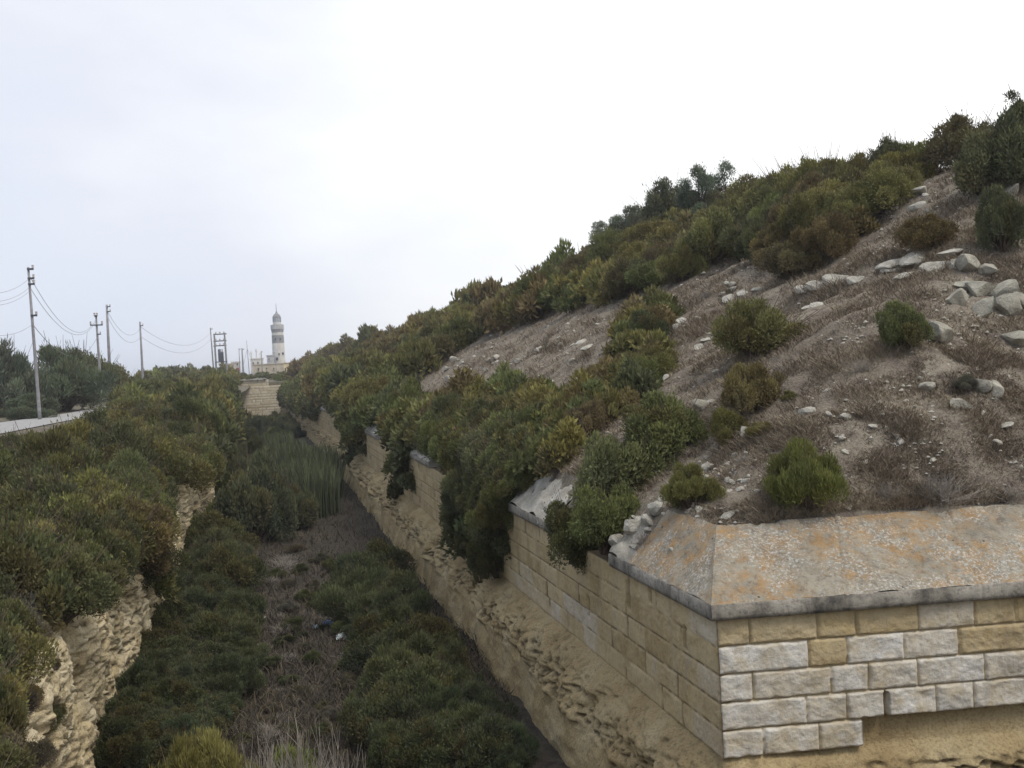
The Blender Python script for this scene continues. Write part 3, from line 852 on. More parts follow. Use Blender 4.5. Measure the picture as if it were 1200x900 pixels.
M['pale_coping'] = m_rock('pale_broken_coping', (0.27, 0.245, 0.20), (0.42, 0.39, 0.33), (0.56, 0.53, 0.47), 3.0, pits=(0.16, 0.13, 0.10), pit_amt=0.6)
for ch in build_scarp_wall().children:
    me = ch.data; co = np.empty(len(me.vertices) * 3, np.float32); me.vertices.foreach_get('co', co)
    co = co.reshape(-1, 3); co[:, 0] += bend(co[:, 1]); me.vertices.foreach_set('co', co.ravel()); me.update()

def build_end_wall():
    w = tag(empty('stone_wall', (0.3, Y_END - 0.6, Z_FLOOR)), 'pale weathered masonry wall closing the far end of the ditch', 'wall')
    o = ashlar_sheet('lower_masonry', (-7.5, Y_END - 0.5), (1.0, 0.0), (0.0, -1.0), 11.5, Z_FLOOR + 0.3, -0.8, 0.42, 1.1, 0.12, 0.08, 0.02, 0.6, M['ashlar_end'], None, thick=0.8, seed=31, jw=0.02, batter=0.05)
    u = ashlar_sheet('upper_masonry', (-7.5, Y_END - 0.2), (1.0, 0.0), (0.0, -1.0), 7.6, -0.798, 0.2, 0.42, 1.1, 0.12, 0.08, 0.02, 0.6, M['ashlar_end'], None, thick=0.8, seed=32, jw=0.02)
    for q in (o, u):
        q.parent = w; q.matrix_parent_inverse = Matrix.Translation(-w.location)
    mb = MB()
    for i in range(14):
        x = -7.2 + i * 0.52 + random.uniform(-.1, .1)
        mb.box((x, Y_END - 0.25, 0.26 + random.uniform(0, .1)), (0.5, 0.5, random.uniform(0.1, 0.35)), random.uniform(-.2, .2))
    c = mb.build('coping', M['pale_coping']); c.parent = w; c.matrix_parent_inverse = Matrix.Translation(-w.location)
build_end_wall()

# ------------------------------------------------------------------ plants
def leaf_quads(P, D, L, W, rr, fold=0.25):
    """diamond leaves at P along D (n,3); returns verts, quads"""
    n = len(P)
    side = np.cross(D, rr.normal(size=(n, 3))); side /= np.linalg.norm(side, axis=1)[:, None] + 1e-9
    up = np.cross(side, D)
    L = L[:, None]; W = W[:, None]
    mid = P + D * L * 0.45 + up * L * 0.04
    V = np.stack([P, mid + side * W * 0.5, P + D * L - up * L * 0.06, mid - side * W * 0.5], 1).reshape(-1, 3)
    i = np.arange(n)[:, None] * 4
    return V, i + np.array([[0, 1, 2, 3]])

def unit(v): return v / (np.linalg.norm(v, axis=-1, keepdims=True) + 1e-9)

def plant_mesh(seed, lobes, n_leaf, leaf, wid, up_bias=0.5, scatter=0.6, flat=0.8, height=1.0, shell=(0.55, 1.05), spread=0.62, lobe_r=(0.30, 0.5), ground=True):
    rr = np.random.default_rng(seed)
    C = []; R = []
    for k in range(lobes):
        a = 2.399 * k + rr.uniform(-.5, .5); q = math.sqrt((k + 0.3) / lobes) * spread
        r = rr.uniform(*lobe_r)
        zc = height * (0.30 + 0.42 * (1 - (q / spread) ** 1.6) * rr.uniform(0.7, 1.1)) if ground else height * rr.uniform(0.45, 0.9)
        q *= rr.uniform(.65, 1.25); zc *= rr.uniform(.6, 1.28)
        C.append((q * math.cos(a), q * math.sin(a), zc)); R.append(r)
    C, R = np.array(C), np.array(R)
    wts = R ** 2; wts /= wts.sum()
    li = rr.choice(lobes, n_leaf, p=wts)
    dirs = unit(rr.normal(size=(n_leaf, 3)) + np.array([0, 0, 0.35]))
    rad = R[li] * rr.uniform(shell[0] ** 2, shell[1] ** 2, n_leaf) ** 0.5 * np.where(rr.random(n_leaf) < .05, rr.uniform(1.05, 1.45, n_leaf), 1)
    bumpy = 1 + 0.22 * fbm(dirs[:, 0] * 2.6 + li * 3.1, dirs[:, 1] * 2.6, dirs[:, 2] * 2.6, 2)
    P = C[li] + dirs * (rad * bumpy)[:, None] * np.array([1, 1, flat])
    keep = P[:, 2] > 0.02
    P, dirs, li = P[keep], dirs[keep], li[keep]
    n = len(P)
    D = unit(dirs * (1 - 0.5 * up_bias) + np.array([0, 0, up_bias]) + scatter * rr.normal(size=(n, 3)) * 0.6)
    L = leaf * rr.uniform(0.6, 1.35, n); W = wid * rr.uniform(0.7, 1.3, n)
    V, Fq = leaf_quads(P, D, L, W, rr)
    lobe_v = rr.random(lobes)
    tip = np.clip(dirs[:, 2] * 0.7 + 0.3, 0, 1)
    A = {'rnd': np.repeat(np.clip(0.65 * rr.random(n) + 0.35 * (0.5 + 0.9 * fbm(P[:, 0] * 4, P[:, 1] * 4, P[:, 2] * 4, 2)), 0, 1), 4), 'lobe': np.repeat(lobe_v[li], 4), 'tip': np.stack([tip * 0.5, tip * .8, tip, tip * .8], 1).ravel()}
    return V, Fq, A, C

def stems_mb(C, rr, r0=0.03, n=5):
    mb = MB()
    for c in C:
        b = (rr.uniform(-.08, .08), rr.uniform(-.08, .08), -0.05)
        m = (b[0] * .5 + c[0] * .4 + rr.uniform(-.06, .06), b[1] * .5 + c[1] * .4 + rr.uniform(-.06, .06), c[2] * 0.5)
        mb.tube([b, m, tuple(c)], [r0, r0 * .75, r0 * .3], n, cap=False)
        for _ in range(3):
            e_ = (c[0] * 1.1 + rr.uniform(-.3, .3), c[1] * 1.1 + rr.uniform(-.3, .3), c[2] + rr.uniform(0.05, .52))
            mb.tube([m, ((m[0] + e_[0]) / 2, (m[1] + e_[1]) / 2, (m[2] + e_[2]) / 2 + .04), e_], [r0 * .28, r0 * .2, r0 * .08], 4, cap=False)
    return mb

PROTO = {}
def proto(kind, name, mat, seed, stem_r=0.03, stem_mat='stem', **kw):
    V, Fq, A, C = plant_mesh(seed, **kw)
    root = empty(name, (0, -40, -60))
    mesh_np('foliage', V, Fq, M[mat], root, smooth=False, attrs=A)
    rr = random.Random(seed)
    stems_mb(C, rr, stem_r).build('stems', M[stem_mat], root)
    PROTO.setdefault(kind, []).append(root)
for k in range(5):
    proto('dome', 'shrub', 'leaf', 100 + k, lobes=30, n_leaf=24000, leaf=0.060, wid=0.026, height=1.05, up_bias=0.6, scatter=0.75, spread=0.74, lobe_r=(0.13, 0.29), flat=1.0)
for k in range(4):
    proto('low', 'shrub', 'leaf', 140 + k, lobes=32, n_leaf=24000, leaf=0.055, wid=0.024, height=0.82, up_bias=0.65, scatter=0.75, spread=0.84, lobe_r=(0.12, 0.26), flat=0.95)
for k in range(3):
    proto('feather', 'shrub', 'leaf_green', 180 + k, lobes=28, n_leaf=20000, leaf=0.095, wid=0.018, height=1.15, up_bias=0.9, scatter=0.55, spread=0.74, lobe_r=(0.12, 0.27), shell=(0.4, 1.05), flat=1.1)
for k in range(3):
    proto('weed', 'weed_clump', 'leaf_green', 220 + k, lobes=12, n_leaf=16000, leaf=0.12, wid=0.016, height=0.9, up_bias=0.8, scatter=0.7, spread=0.74, lobe_r=(0.16, 0.32), shell=(0.3, 1.08))
for k in range(3):
    proto('sapling', 'shrub', 'leaf_green', 260 + k, lobes=26, n_leaf=13000, leaf=0.075, wid=0.024, height=1.5, up_bias=0.7, scatter=0.9, spread=0.75, lobe_r=(0.13, 0.30), shell=(0.2, 1.1), ground=False, stem_r=0.028)

TONES = {   # base leaf colours (albedo)
    'olive': (0.215, 0.196, 0.076), 'green': (0.152, 0.168, 0.066), 'dark': (0.104, 0.112, 0.056), 'rust': (0.185, 0.142, 0.074),
    'yellow': (0.215, 0.190, 0.066), 'blue': (0.155, 0.180, 0.130), 'grey': (0.145, 0.128, 0.108), 'bright': (0.180, 0.190, 0.050), 'weed': (0.070, 0.086, 0.050)}
TWORD = {'olive': 'olive', 'green': 'mid green', 'dark': 'dark green', 'rust': 'rust-tinged', 'yellow': 'yellowish', 'blue': 'bluish green', 'grey': 'greyish', 'bright': 'bright green', 'weed': 'deep green'}
PLANTED = []
WANT = []
def plant(kind, p, r, tone, label, group=None, zs=1.0, cat='shrub', tilt=0.0, sink=0.06):
    j = random.uniform(0.80, 1.20); c = TONES[tone]
    col = (c[0] * j * random.uniform(.93, 1.07), c[1] * j, c[2] * j * random.uniform(.9, 1.1), 1)
    WANT.append(dict(kind=kind, k=random.randrange(100), loc=(p[0], p[1], p[2] - sink * r), rot=(random.uniform(-.22, .22), random.uniform(-.22, .22) + tilt, random.uniform(0, 6.28)),
                     sc=(r * random.uniform(.85, 1.4), r * random.uniform(.85, 1.25), r * zs * (1.3 if kind in ('dome', 'low') else 1.12) * random.uniform(.85, 1.2)), col=col, label=label, group=group, cat=cat,
                     size=r / max(1.0, math.sqrt(p[0] ** 2 + p[1] ** 2 + p[2] ** 2))))
    PLANTED.append((p[0], p[1], r))
def flush_plants(limit=290):
    """the largest in view become objects of their own, the far remainder one mass"""
    shrubs = [w for w in WANT if w['cat'] == 'shrub']; rest = [w for w in WANT if w['cat'] != 'shrub']
    shrubs.sort(key=lambda w: (w['group'] is not None, -w['size']))
    for w in shrubs[:limit] + rest:
        src = PROTO[w['kind']]; src = src[w['k'] % len(src)]
        o = tag(copy_thing(src, w['loc'], w['rot'], w['sc'], w['col']), w['label'], w['cat'], w['group'])
        o.name = {'weeds': 'weed_clump', 'tree': 'sapling'}.get(w['cat'], 'shrub')
    low = [plant_mesh(700 + k, 20, 1500, 0.22, 0.10, up_bias=.6, scatter=.7, spread=.72, lobe_r=(.18, .33), height=1.0) for k in range(4)]
    Vs, Fs, At, Cs, Os = [], [], {'rnd': [], 'lobe': [], 'tip': []}, [], []
    base = 0
    for w in shrubs[limit:]:
        V, Fq, A, _ = low[w['k'] % 4]
        mt = np.array(Matrix.LocRotScale(Vector(w['loc']), __import__('mathutils').Euler(w['rot']), Vector(w['sc'])))
        Vs.append(V @ mt[:3, :3].T + mt[:3, 3]); Fs.append(Fq + base); base += len(V)
        for k in At: At[k].append(A[k])
        Cs.append(np.tile(np.array(w['col']), (len(V), 1))); Os.append(np.full(len(V), random.random()))
    if not Vs: return
    At = {k: np.concatenate(v) for k, v in At.items()}; At['orn'] = np.concatenate(Os)
    o = mesh_np('distant_scrub', np.vstack(Vs), np.vstack(Fs), M['leaf_mass'], None, smooth=False, attrs=At)
    ca = o.data.attributes.new('leaf_colour', 'FLOAT_COLOR', 'POINT'); ca.data.foreach_set('color', np.vstack(Cs).astype(np.float32).ravel())
    o['kind'] = 'stuff'; tag(o, 'distant olive and dark green scrub massed along the rampart and the ditch edges', 'scrub')
    print('plants', len(shrubs), len(rest))
def plant_px(kind, px, py, wpx, tone, label, zs=1.0, group=None, cat='shrub', tilt=0.0):
    p = cast1(px, py)
    while np.isnan(p[0]): py += 3; p = cast1(px, py)
    D = float(project(p)[2])
    return plant(kind, p, wpx * D / F_PX * 0.5, tone, label, group, zs, cat, tilt)

def scatter_px(poly, n, r_fn, kinds, tones, label_fn, group, spacing=0.8, zs=1.0, keep=None, cat='shrub', maxn=999, tilt=0.0, test=None):
    xs = [q[0] for q in poly]; ys = [q[1] for q in poly]
    px = RNG.uniform(min(xs), max(xs), n); py = RNG.uniform(min(ys), max(ys), n)
    m = in_poly(px, py, poly); px, py = px[m], py[m]
    P = cast(px, py)
    cnt = 0
    for p in P:
        if np.isnan(p[0]) or (keep and not keep(p)): continue
        D = float(np.linalg.norm(p)); r = r_fn(D) * (random.uniform(0.45, 1.5) if cat == 'weeds' else random.uniform(.7, 1.3))
        if test and not test(p, r, r): continue
        if any((p[0] - q[0]) ** 2 + (p[1] - q[1]) ** 2 < (spacing * 0.5 * (r + q[2])) ** 2 for q in PLANTED): continue
        tn = random.choices([t_[0] for t_ in tones], [t_[1] for t_ in tones])[0]
        plant(random.choice(kinds), p, r, tn, label_fn(tn), group, zs, cat, tilt)
        cnt += 1
        if cnt >= maxn: break
    return cnt

on_hill = lambda p: (p[0] > XW + 0.2 and s_of(p[0], p[1])[1] > 0.4)
CLIFF_PX = [(72, 920), (70, 830), (84, 770), (74, 725), (100, 692), (125, 688), (145, 712), (188, 700), (226, 600), (236, 548), (252, 535), (246, 590), (208, 650), (186, 710), (152, 820), (118, 920)]
def clear_view(p, r, h):                  # keeps the bare cliff face and the road bare
    X, Y, F = project(np.array([[p[0] + 1.3 * a * r, p[1] + 1.3 * b_ * r, p[2] + 1.1 * c * h] for a, b_, c in [(q * math.cos(w), q * math.sin(w), c) for w in (0, .8, 2.4, 3.14, 4.0, 4.7, 5.5) for q, c in ((1.05, .3), (.95, .75), (.55, 1.25))] + [(0, 0, 1.45)]]))
    if p[1] < 60 and in_poly(X, Y, CLIFF_PX).any(): return False
    k_ = int(np.argmin(Y)); lim = np.interp(X[k_], [-50, 0, 110, 140, 150], [502, 496, 484, 466, 400])
    if p[1] > 14 and Y[k_] < lim: return False
    return True
on_bank = lambda p: edge_sd(p[0], p[1]) > 0.05 and p[0] < 3 and not (p[0] < -9.0 + max(0, p[1] - 80) * .03 and p[1] > 25 and p[1] < 150)
MIX = [('olive', 4), ('green', 2.5), ('dark', 1.5), ('rust', 3), ('yellow', 0.7)]

# --- single shrubs that stand by themselves on the bare slope (nearest first)
plant_px('feather', 945, 600, 106, 'bright', 'bright feathery green shrub growing just behind the lichened corner coping', 1.12)
plant_px('feather', 812, 596, 62, 'yellow', 'small yellow-green shrub beside the broken coping and its rubble', 1.2)
plant_px('dome', 1062, 408, 76, 'green', 'round green shrub next to a pale boulder on the bare slope', 1.2)
plant_px('low', 885, 418, 104, 'olive', 'wide olive shrub halfway up the bare slope, below the rust-brown thicket', 1.05)
plant_px('low', 852, 516, 64, 'olive', 'olive shrub at the foot of a rust-topped strip on the bare slope', 1.1)
plant_px('low', 884, 480, 84, 'rust', 'rust-topped dark shrub in a slanting strip amid the bare slope', 1.1)
plant_px('feather', 892, 512, 36, 'yellow', 'tiny yellow-green shrub among stones below the rust-topped strip', 0.9)
plant_px('feather', 925, 470, 26, 'yellow', 'tiny yellow shrub at the right end of the rust-topped strip', 0.9)
plant_px('dome', 930, 325, 74, 'rust', 'large rust-brown shrub at the lower edge of the crest thicket', 1.15)
plant_px('dome', 972, 300, 76, 'rust', 'rust-brown shrub right of the large rust-brown one below the crest', 1.15)
plant_px('dome', 1088, 290, 76, 'rust', 'brownish dark shrub beside the stone ledges near the top of the slope', 1.0)
plant_px('dome', 1175, 294, 76, 'dark', 'dark brown-green shrub above the heap of boulders at the right', 1.3)
plant_px('dome', 1165, 228, 112, 'dark', 'large dark shrub on the crest at the far right', 1.25)
plant_px('dome', 1200, 215, 110, 'dark', 'tall dark shrub cut by the right edge on the crest', 1.45)
plant_px('sapling', 1206, 190, 84, 'dark', 'thin dark sapling reaching above the crest at the right edge', 1.0, cat='tree')
plant_px('feather', 1130, 458, 34, 'grey', 'small grey-green tuft beside pale stones on the right of the slope', 0.8)
plant_px('low', 757, 500, 40, 'green', 'small green shrub right of the big shrub draped over the wall', 0.9)

# --- shrub draped over the wall, and the tongue of scrub above it
WALL_PX = [[(380, 492), (402, 508), (405, 534), (382, 524)], [(432, 505), (456, 512), (452, 575), (432, 562)], [(486, 532), (500, 540), (516, 608), (488, 582)], [(602, 580), (622, 588), (622, 640), (640, 672), (690, 702), (614, 690)]]
def clear_wall(p, r, h):                  # the stretches of wall that stay bare
    X, Y, F = project(np.array([[p[0] + 1.18 * a * r, p[1] + 1.18 * b_ * r, p[2] + 1.1 * c * h] for a, b_, c in ((0, 0, .5), (0, 0, 1.3), (-1.0, 0, .5), (-.8, -.5, .1), (-.7, 0, 1.0), (-.8, 0, .1), (-.5, -.7, .5), (0, -1, .3), (-.4, -.8, .05))]))
    return not any(in_poly(X, Y, q).any() for q in WALL_PX)
wy = YC + wall_uv(688, 655)[0]
for (x, y, z, r, tn, lb) in ((XW + .55, wy, -2.35, .95, 'green', 'large green shrub draped over the wall left of the broken coping'), (XW - .05, wy + .55, -3.1, .72, 'dark', 'dark shrub hanging lowest on the wall face left of the broken coping'),
                             (XW + .05, wy - .75, -2.75, .62, 'green', 'rounded green shrub at the right end of the draped growth on the wall'), (XW + 1.5, wy + .25, -1.55, .85, 'green', 'leafy green shrub on the slope just above the large draped one')):
    plant('dome', (x, y, z), r, tn, lb, None, 1.05, tilt=-0.25)
scatter_px([(742, 392), (772, 372), (792, 368), (770, 400), (766, 440), (745, 480), (700, 500), (668, 492), (700, 455), (730, 420)], 500, lambda D: 0.023 * D, ['dome', 'low'], MIX,
           lambda t_: TWORD[t_] + ' shrub in the narrow tongue of scrub running up the middle of the slope', 'tongue of scrub up the middle of the slope', 0.75, keep=on_hill)
scatter_px([(455, 515), (475, 495), (530, 484), (600, 466), (655, 482), (700, 505), (665, 550), (620, 570), (598, 600), (560, 640), (520, 600), (480, 560), (450, 560)], 1400, lambda D: 0.024 * D, ['dome', 'low'], [('olive', 4), ('green', 4), ('dark', 2), ('rust', 1)],
           lambda t_: TWORD[t_] + ' shrub in the dense thicket that spills over the wall midway along', 'thicket spilling over the wall', 0.66, keep=on_hill, test=clear_wall)
scatter_px([(325, 463), (360, 422), (400, 398), (480, 368), (560, 333), (640, 308), (700, 290), (720, 270), (800, 245), (900, 215), (960, 200), (1040, 175), (1120, 160), (1130, 190), (1080, 205),
            (1030, 258), (990, 290), (940, 300), (880, 306), (850, 296), (800, 332), (740, 352), (690, 362), (640, 372), (600, 386), (560, 404), (510, 430), (480, 455), (445, 485), (425, 530), (395, 525), (360, 495)],
           6000, lambda D: (0.48 + 0.0145 * D if D < 50 else 1.2 + 0.003 * D) * random.uniform(.8, 1.25), ['dome', 'low', 'dome'], MIX,
           lambda t_: TWORD[t_] + ' shrub in the unbroken scrub covering the far rampart slope', 'scrub covering the far rampart slope', 0.74, keep=on_hill, maxn=240)
# a row of shrubs along the crest line
for i in range(46):
    y = 15 + 1.9 * i + 0.022 * i * i; x = XW + 15.2 + float(bend(y)) + random.uniform(-.9, 1.4)
    if s_of(x, y)[1] < 12: continue
    tn = random.choice(['dark', 'green', 'olive', 'rust', 'dark'])
    plant('dome', (x, y, float(hill_z(x, y))), random.uniform(.8, 1.25) + 0.005 * y, tn, TWORD[tn] + ' shrub on the skyline along the crest of the rampart', 'shrubs along the crest', random.uniform(.8, 1.2))
for (px, py, w_, tn, kd, zz) in ((724, 292, 60, 'blue', 'sapling', 1.0), (752, 290, 80, 'blue', 'dome', 1.1), (790, 272, 74, 'blue', 'dome', 1.2), (818, 262, 70, 'blue', 'sapling', 1.15), (846, 250, 60, 'blue', 'dome', 1.0), (870, 240, 44, 'blue', 'sapling', .9), (905, 226, 34, 'blue', 'sapling', .9), (935, 212, 30, 'dark', 'sapling', .9)):
    plant_px(kd, px, py, w_, tn, TWORD[tn] + ' loose sapling standing on the crest of the rampart', zz, 'saplings on the crest', 'tree')
# shrubs hanging over the far stretches of the wall, down to the rock ledge, with bare stretches between
GAPS = [(YC + wall_uv(a, p)[0], YC + wall_uv(b_, p)[0]) for a, b_, p in ((640, 598, 620), (514, 486, 565), (455, 431, 540), (404, 380, 515))]
y = YC + wall_uv(600, 600)[0] + 0.5
while y < 156:
    r = random.uniform(.62, .95) + 0.003 * y
    near_gap = any(a - .35 * r < y < b_ + .35 * r for a, b_ in GAPS)
    for dx, dz, rr_ in ((0.9, -2.2, 1.0), (0.35, -2.6, 1.0)) + (() if near_gap else ((-0.05, -3.25, .8), (-0.08, -3.9, .6))):
        if near_gap and dx < .5: continue
        if not clear_wall((XW + dx + float(bend(y)), y, dz), r * rr_, r * rr_): continue
        if dz < -3.5 and random.random() < .3: continue
        tn = random.choice(['green', 'dark', 'olive', 'dark', 'green'])
        plant('dome', (XW + float(bend(y)) + dx + random.uniform(-.08, .12), y + random.uniform(-.3, .3), dz + random.uniform(-.15, .1)), r * rr_, tn, TWORD[tn] + ' shrub hanging over the far part of the scarp wall', 'shrubs hanging over the far wall', random.uniform(0.9, 1.2), tilt=-0.4)
    y += 0.75 * r
for (px, py, r) in ((585, 655, .60), (578, 685, .45), (592, 625, .75), (560, 640, .6), (548, 622, .7), (470, 552, .75), (471, 578, .55), (418, 518, .9), (418, 540, .75)):
    u_, z_ = wall_uv(px, py)
    plant('dome', (XW - 0.10, YC + u_, z_ - .3), r, 'dark', 'dark creeper-like shrub hanging lowest down the face of the scarp wall', 'shrubs hanging down the wall face', 1.25, tilt=-0.4)

# --- counterscarp bank on the left
LB = lambda t_: TWORD[t_] + ' shrub in the dense scrub on the bank left of the ditch'
scatter_px([(0, 520), (60, 500), (150, 480), (262, 455), (278, 470), (262, 520), (240, 560), (215, 600), (190, 690), (140, 710), (90, 700), (60, 900), (-60, 980), (-80, 700)], 5000,
           lambda D: 0.34 + 0.040 * min(D, 22) + 0.003 * max(0, D - 22), ['dome', 'dome', 'low'], [('olive', 3), ('green', 3.5), ('dark', 5), ('rust', 1.5)], LB, 'scrub on the bank left of the ditch', 0.68, keep=on_bank, maxn=230, test=clear_view)
scatter_px([(0, 690), (60, 720), (80, 790), (62, 900), (-40, 950), (-60, 700)], 600, lambda D: .5, ['low', 'dome'], [('grey', 4), ('dark', 2), ('rust', 1)], LB, 'scrub on the bank left of the ditch', .6, keep=on_bank, maxn=24, test=clear_view)
y = 15.5
while y < 156:                                                       # shrubs leaning over the cliff edge
    r = random.uniform(.7, 1.0) + 0.003 * y
    ex = float(np.interp(y, [q[1] for q in EDGE[::-1]], [q[0] for q in EDGE[::-1]]))
    x = ex - random.uniform(0.0, 0.5)
    tn = random.choice(['green', 'olive', 'dark', 'dark'])
    if clear_view((x, y, float(bank_z(x - .7, y)) - 0.25), r, r):
        plant('dome', (x, y, float(bank_z(x - .7, y)) - 0.25), r, tn, TWORD[tn] + ' shrub leaning over the cliff edge left of the ditch', 'shrubs leaning over the cliff edge', 1.1, tilt=0.35)
    for dz, k_ in ((-.9, .8), (-1.5, .6)):
        q = (ex + .12, y + random.uniform(-.4, .4), float(bank_z(x - .7, y)) + dz)
        if y > 19 and clear_view(q, r * k_, r * k_) and (dz > -1 or random.random() < (.55 if y < 60 else .8)):
            plant('dome', q, r * k_, tn, TWORD[tn] + ' shrub leaning over the cliff edge left of the ditch', 'shrubs leaning over the cliff edge', 1.0, tilt=0.45)
    y += 0.9 + 0.012 * y
for (px, py, w_, tn, lb) in ((22, 905, 80, 'grey', 'greyish dry shrub in the bottom left corner'), (48, 850, 54, 'dark', 'dark shrub at the brink of the pale cliff near the bottom left'), (12, 835, 76, 'rust', 'rust-tinged shrub at the left edge above the greyish corner shrub'),
                             (50, 790, 50, 'grey', 'greyish shrub at the brink of the cliff, above the dark one'), (14, 765, 74, 'dark', 'dark shrub at the left edge, level with the top of the bare cliff'), (56, 742, 42, 'rust', 'small rust-tinged shrub at the upper left corner of the bare cliff')):
    plant_px('low', px, py, w_, tn, lb, 1.0)
# beyond the road
plant_px('feather', 74, 482, 120, 'blue', 'broad feathery grey-green bush beyond the road, right of the nearest pole', 0.95)
plant_px('feather', 8, 488, 140, 'blue', 'dull green bush beyond the road at the left edge', 0.95)
plant_px('dome', 106, 472, 90, 'dark', 'rounded dark green bush at the bend of the road', 1.25)
plant_px('dome', 138, 468, 44, 'dark', 'smaller dark green bush right of the rounded one at the road bend', 1.0)
plant_px('feather', 35, 492, 70, 'blue', 'low grey-green bush right in front of the nearest pole', 0.6)
for (px, py, w_, tn) in ((165, 458, 46, 'dark'), (195, 452, 44, 'dark'), (225, 448, 40, 'olive'), (150, 462, 40, 'green'), (180, 456, 50, 'green'), (210, 450, 44, 'dark')):
    plant_px('dome', px, py, w_, tn, TWORD[tn] + ' shrub on the skyline between the road and the lighthouse buildings', 0.7, 'skyline shrubs beyond the road')
scatter_px([(140, 478), (165, 452), (215, 444), (278, 440), (276, 462), (230, 470), (180, 480)], 1500, lambda D: 0.4 + 0.006 * D, ['dome', 'low'], [('olive', 3), ('green', 3), ('dark', 2)], LB, 'scrub on the bank left of the ditch', .7, zs=1.1, maxn=60)
scatter_px([(258, 443), (280, 440), (300, 441), (350, 440), (350, 447), (276, 447)], 700, lambda D: .75, ['low', 'low'], [('olive', 3), ('green', 3), ('dark', 2)], lambda t_: TWORD[t_] + ' shrub in front of the distant lighthouse buildings', 'shrubs below the lighthouse', .6, maxn=46)

# --- in the ditch
scatter_px([(130, 905), (160, 820), (190, 740), (215, 680), (245, 615), (268, 640), (275, 700), (285, 770), (270, 830), (200, 900)], 900, lambda D: 0.026 * min(D, 36), ['weed', 'dome', 'feather'], [('weed', 4), ('dark', 2)],
           lambda t_: TWORD[t_] + ' weed clump on the ditch floor under the left cliff', 'weeds under the left cliff', 0.62, 0.85, keep=lambda p: p[2] < -5, cat='weeds')
scatter_px([(265, 650), (380, 640), (425, 690), (440, 900), (280, 900), (280, 780)], 200, lambda D: 0.010 * D, ['weed', 'low', 'feather'], [('weed', 2), ('dark', 2), ('grey', 2)], lambda t_: TWORD[t_] + ' small weed tuft on the open strip of the ditch floor', 'tufts on the open ditch floor', 2.4, .8, keep=lambda p: p[2] < -5.2, cat='weeds', maxn=42)
scatter_px([(420, 700), (440, 680), (466, 722), (512, 780), (560, 840), (616, 910), (450, 910), (435, 840), (450, 790), (415, 730)], 900, lambda D: 0.030 * min(D, 40), ['weed', 'feather', 'dome', 'dome'], [('weed', 3), ('dark', 2)],
           lambda t_: TWORD[t_] + ' bushy weed at the foot of the right rock face', 'weeds at the foot of the right rock face', 0.62, 1.05, keep=lambda p: p[2] < -5, cat='weeds')
scatter_px([(258, 522), (300, 512), (332, 504), (345, 535), (300, 560), (256, 570)], 500, lambda D: 0.9, ['weed', 'feather'], [('weed', 3), ('dark', 2), ('green', 1)], lambda t_: TWORD[t_] + ' weeds filling the far part of the ditch', 'weeds in the far ditch', .7, 1.3, keep=lambda p: p[2] < -4.5, cat='weeds', maxn=40)
plant_px('dome', 300, 636, 124, 'weed', 'big leafy green bush growing across the ditch floor', 1.25)
plant_px('dome', 345, 622, 70, 'weed', 'leafy dark bush right beside the big leafy green one in the ditch', 1.1)
plant_px('feather', 262, 585, 50, 'green', 'green bush behind the big leafy one, against the left cliff', 1.2)
plant_px('weed', 262, 612, 60, 'green', 'bushy weed tucked between the left cliff and the leafy bush', 1.1, cat='weeds')
plant_px('weed', 310, 782, 50, 'weed', 'small round weed clump in the middle of the ditch floor', 0.6, cat='weeds')
plant_px('weed', 412, 780, 44, 'dark', 'small dark weed clump beside the pale litter', 0.7, cat='weeds')
for k in range(34):
    y = random.uniform(92, 156); x = random.uniform(-2.8, 3.2) + float(bend(y))
    if 100 < y < 126 and x < bend(y) + .8: continue
    tn = random.choice(['weed', 'dark', 'weed', 'green']); plant(random.choice(['weed', 'feather', 'dome']), (x, y, float(floor_z(x, y))), random.uniform(.8, 1.3), tn, TWORD[tn] + ' weeds filling the far part of the ditch', 'weeds in the far ditch', 1.3, 'weeds')
for (px, py, w_) in ((290, 505, 60), (318, 507, 44), (270, 515, 40)):
    plant_px('weed', px, py, w_, 'dark', 'dark bush below the wall at the end of the ditch', 0.7, 'bushes below the end wall')
# the shrub at the near edge, below the viewer
for (px, y0, r, tn, lb) in ((205, 6.9, .40, 'yellow', 'yellow-green feathery shrub at the near rim of the ditch, left of its pair'), (262, 6.75, .42, 'yellow', 'fuller yellow-green feathery shrub in the middle of the near rim'), (325, 6.7, .36, 'bright', 'sparse yellow-green shrub beside the grey dead twigs at the near rim')):
    d = rays(px, 880); p = d / d[1] * y0
    plant('feather', (p[0], p[1], -3.0), r, tn, lb, None, 1.15)

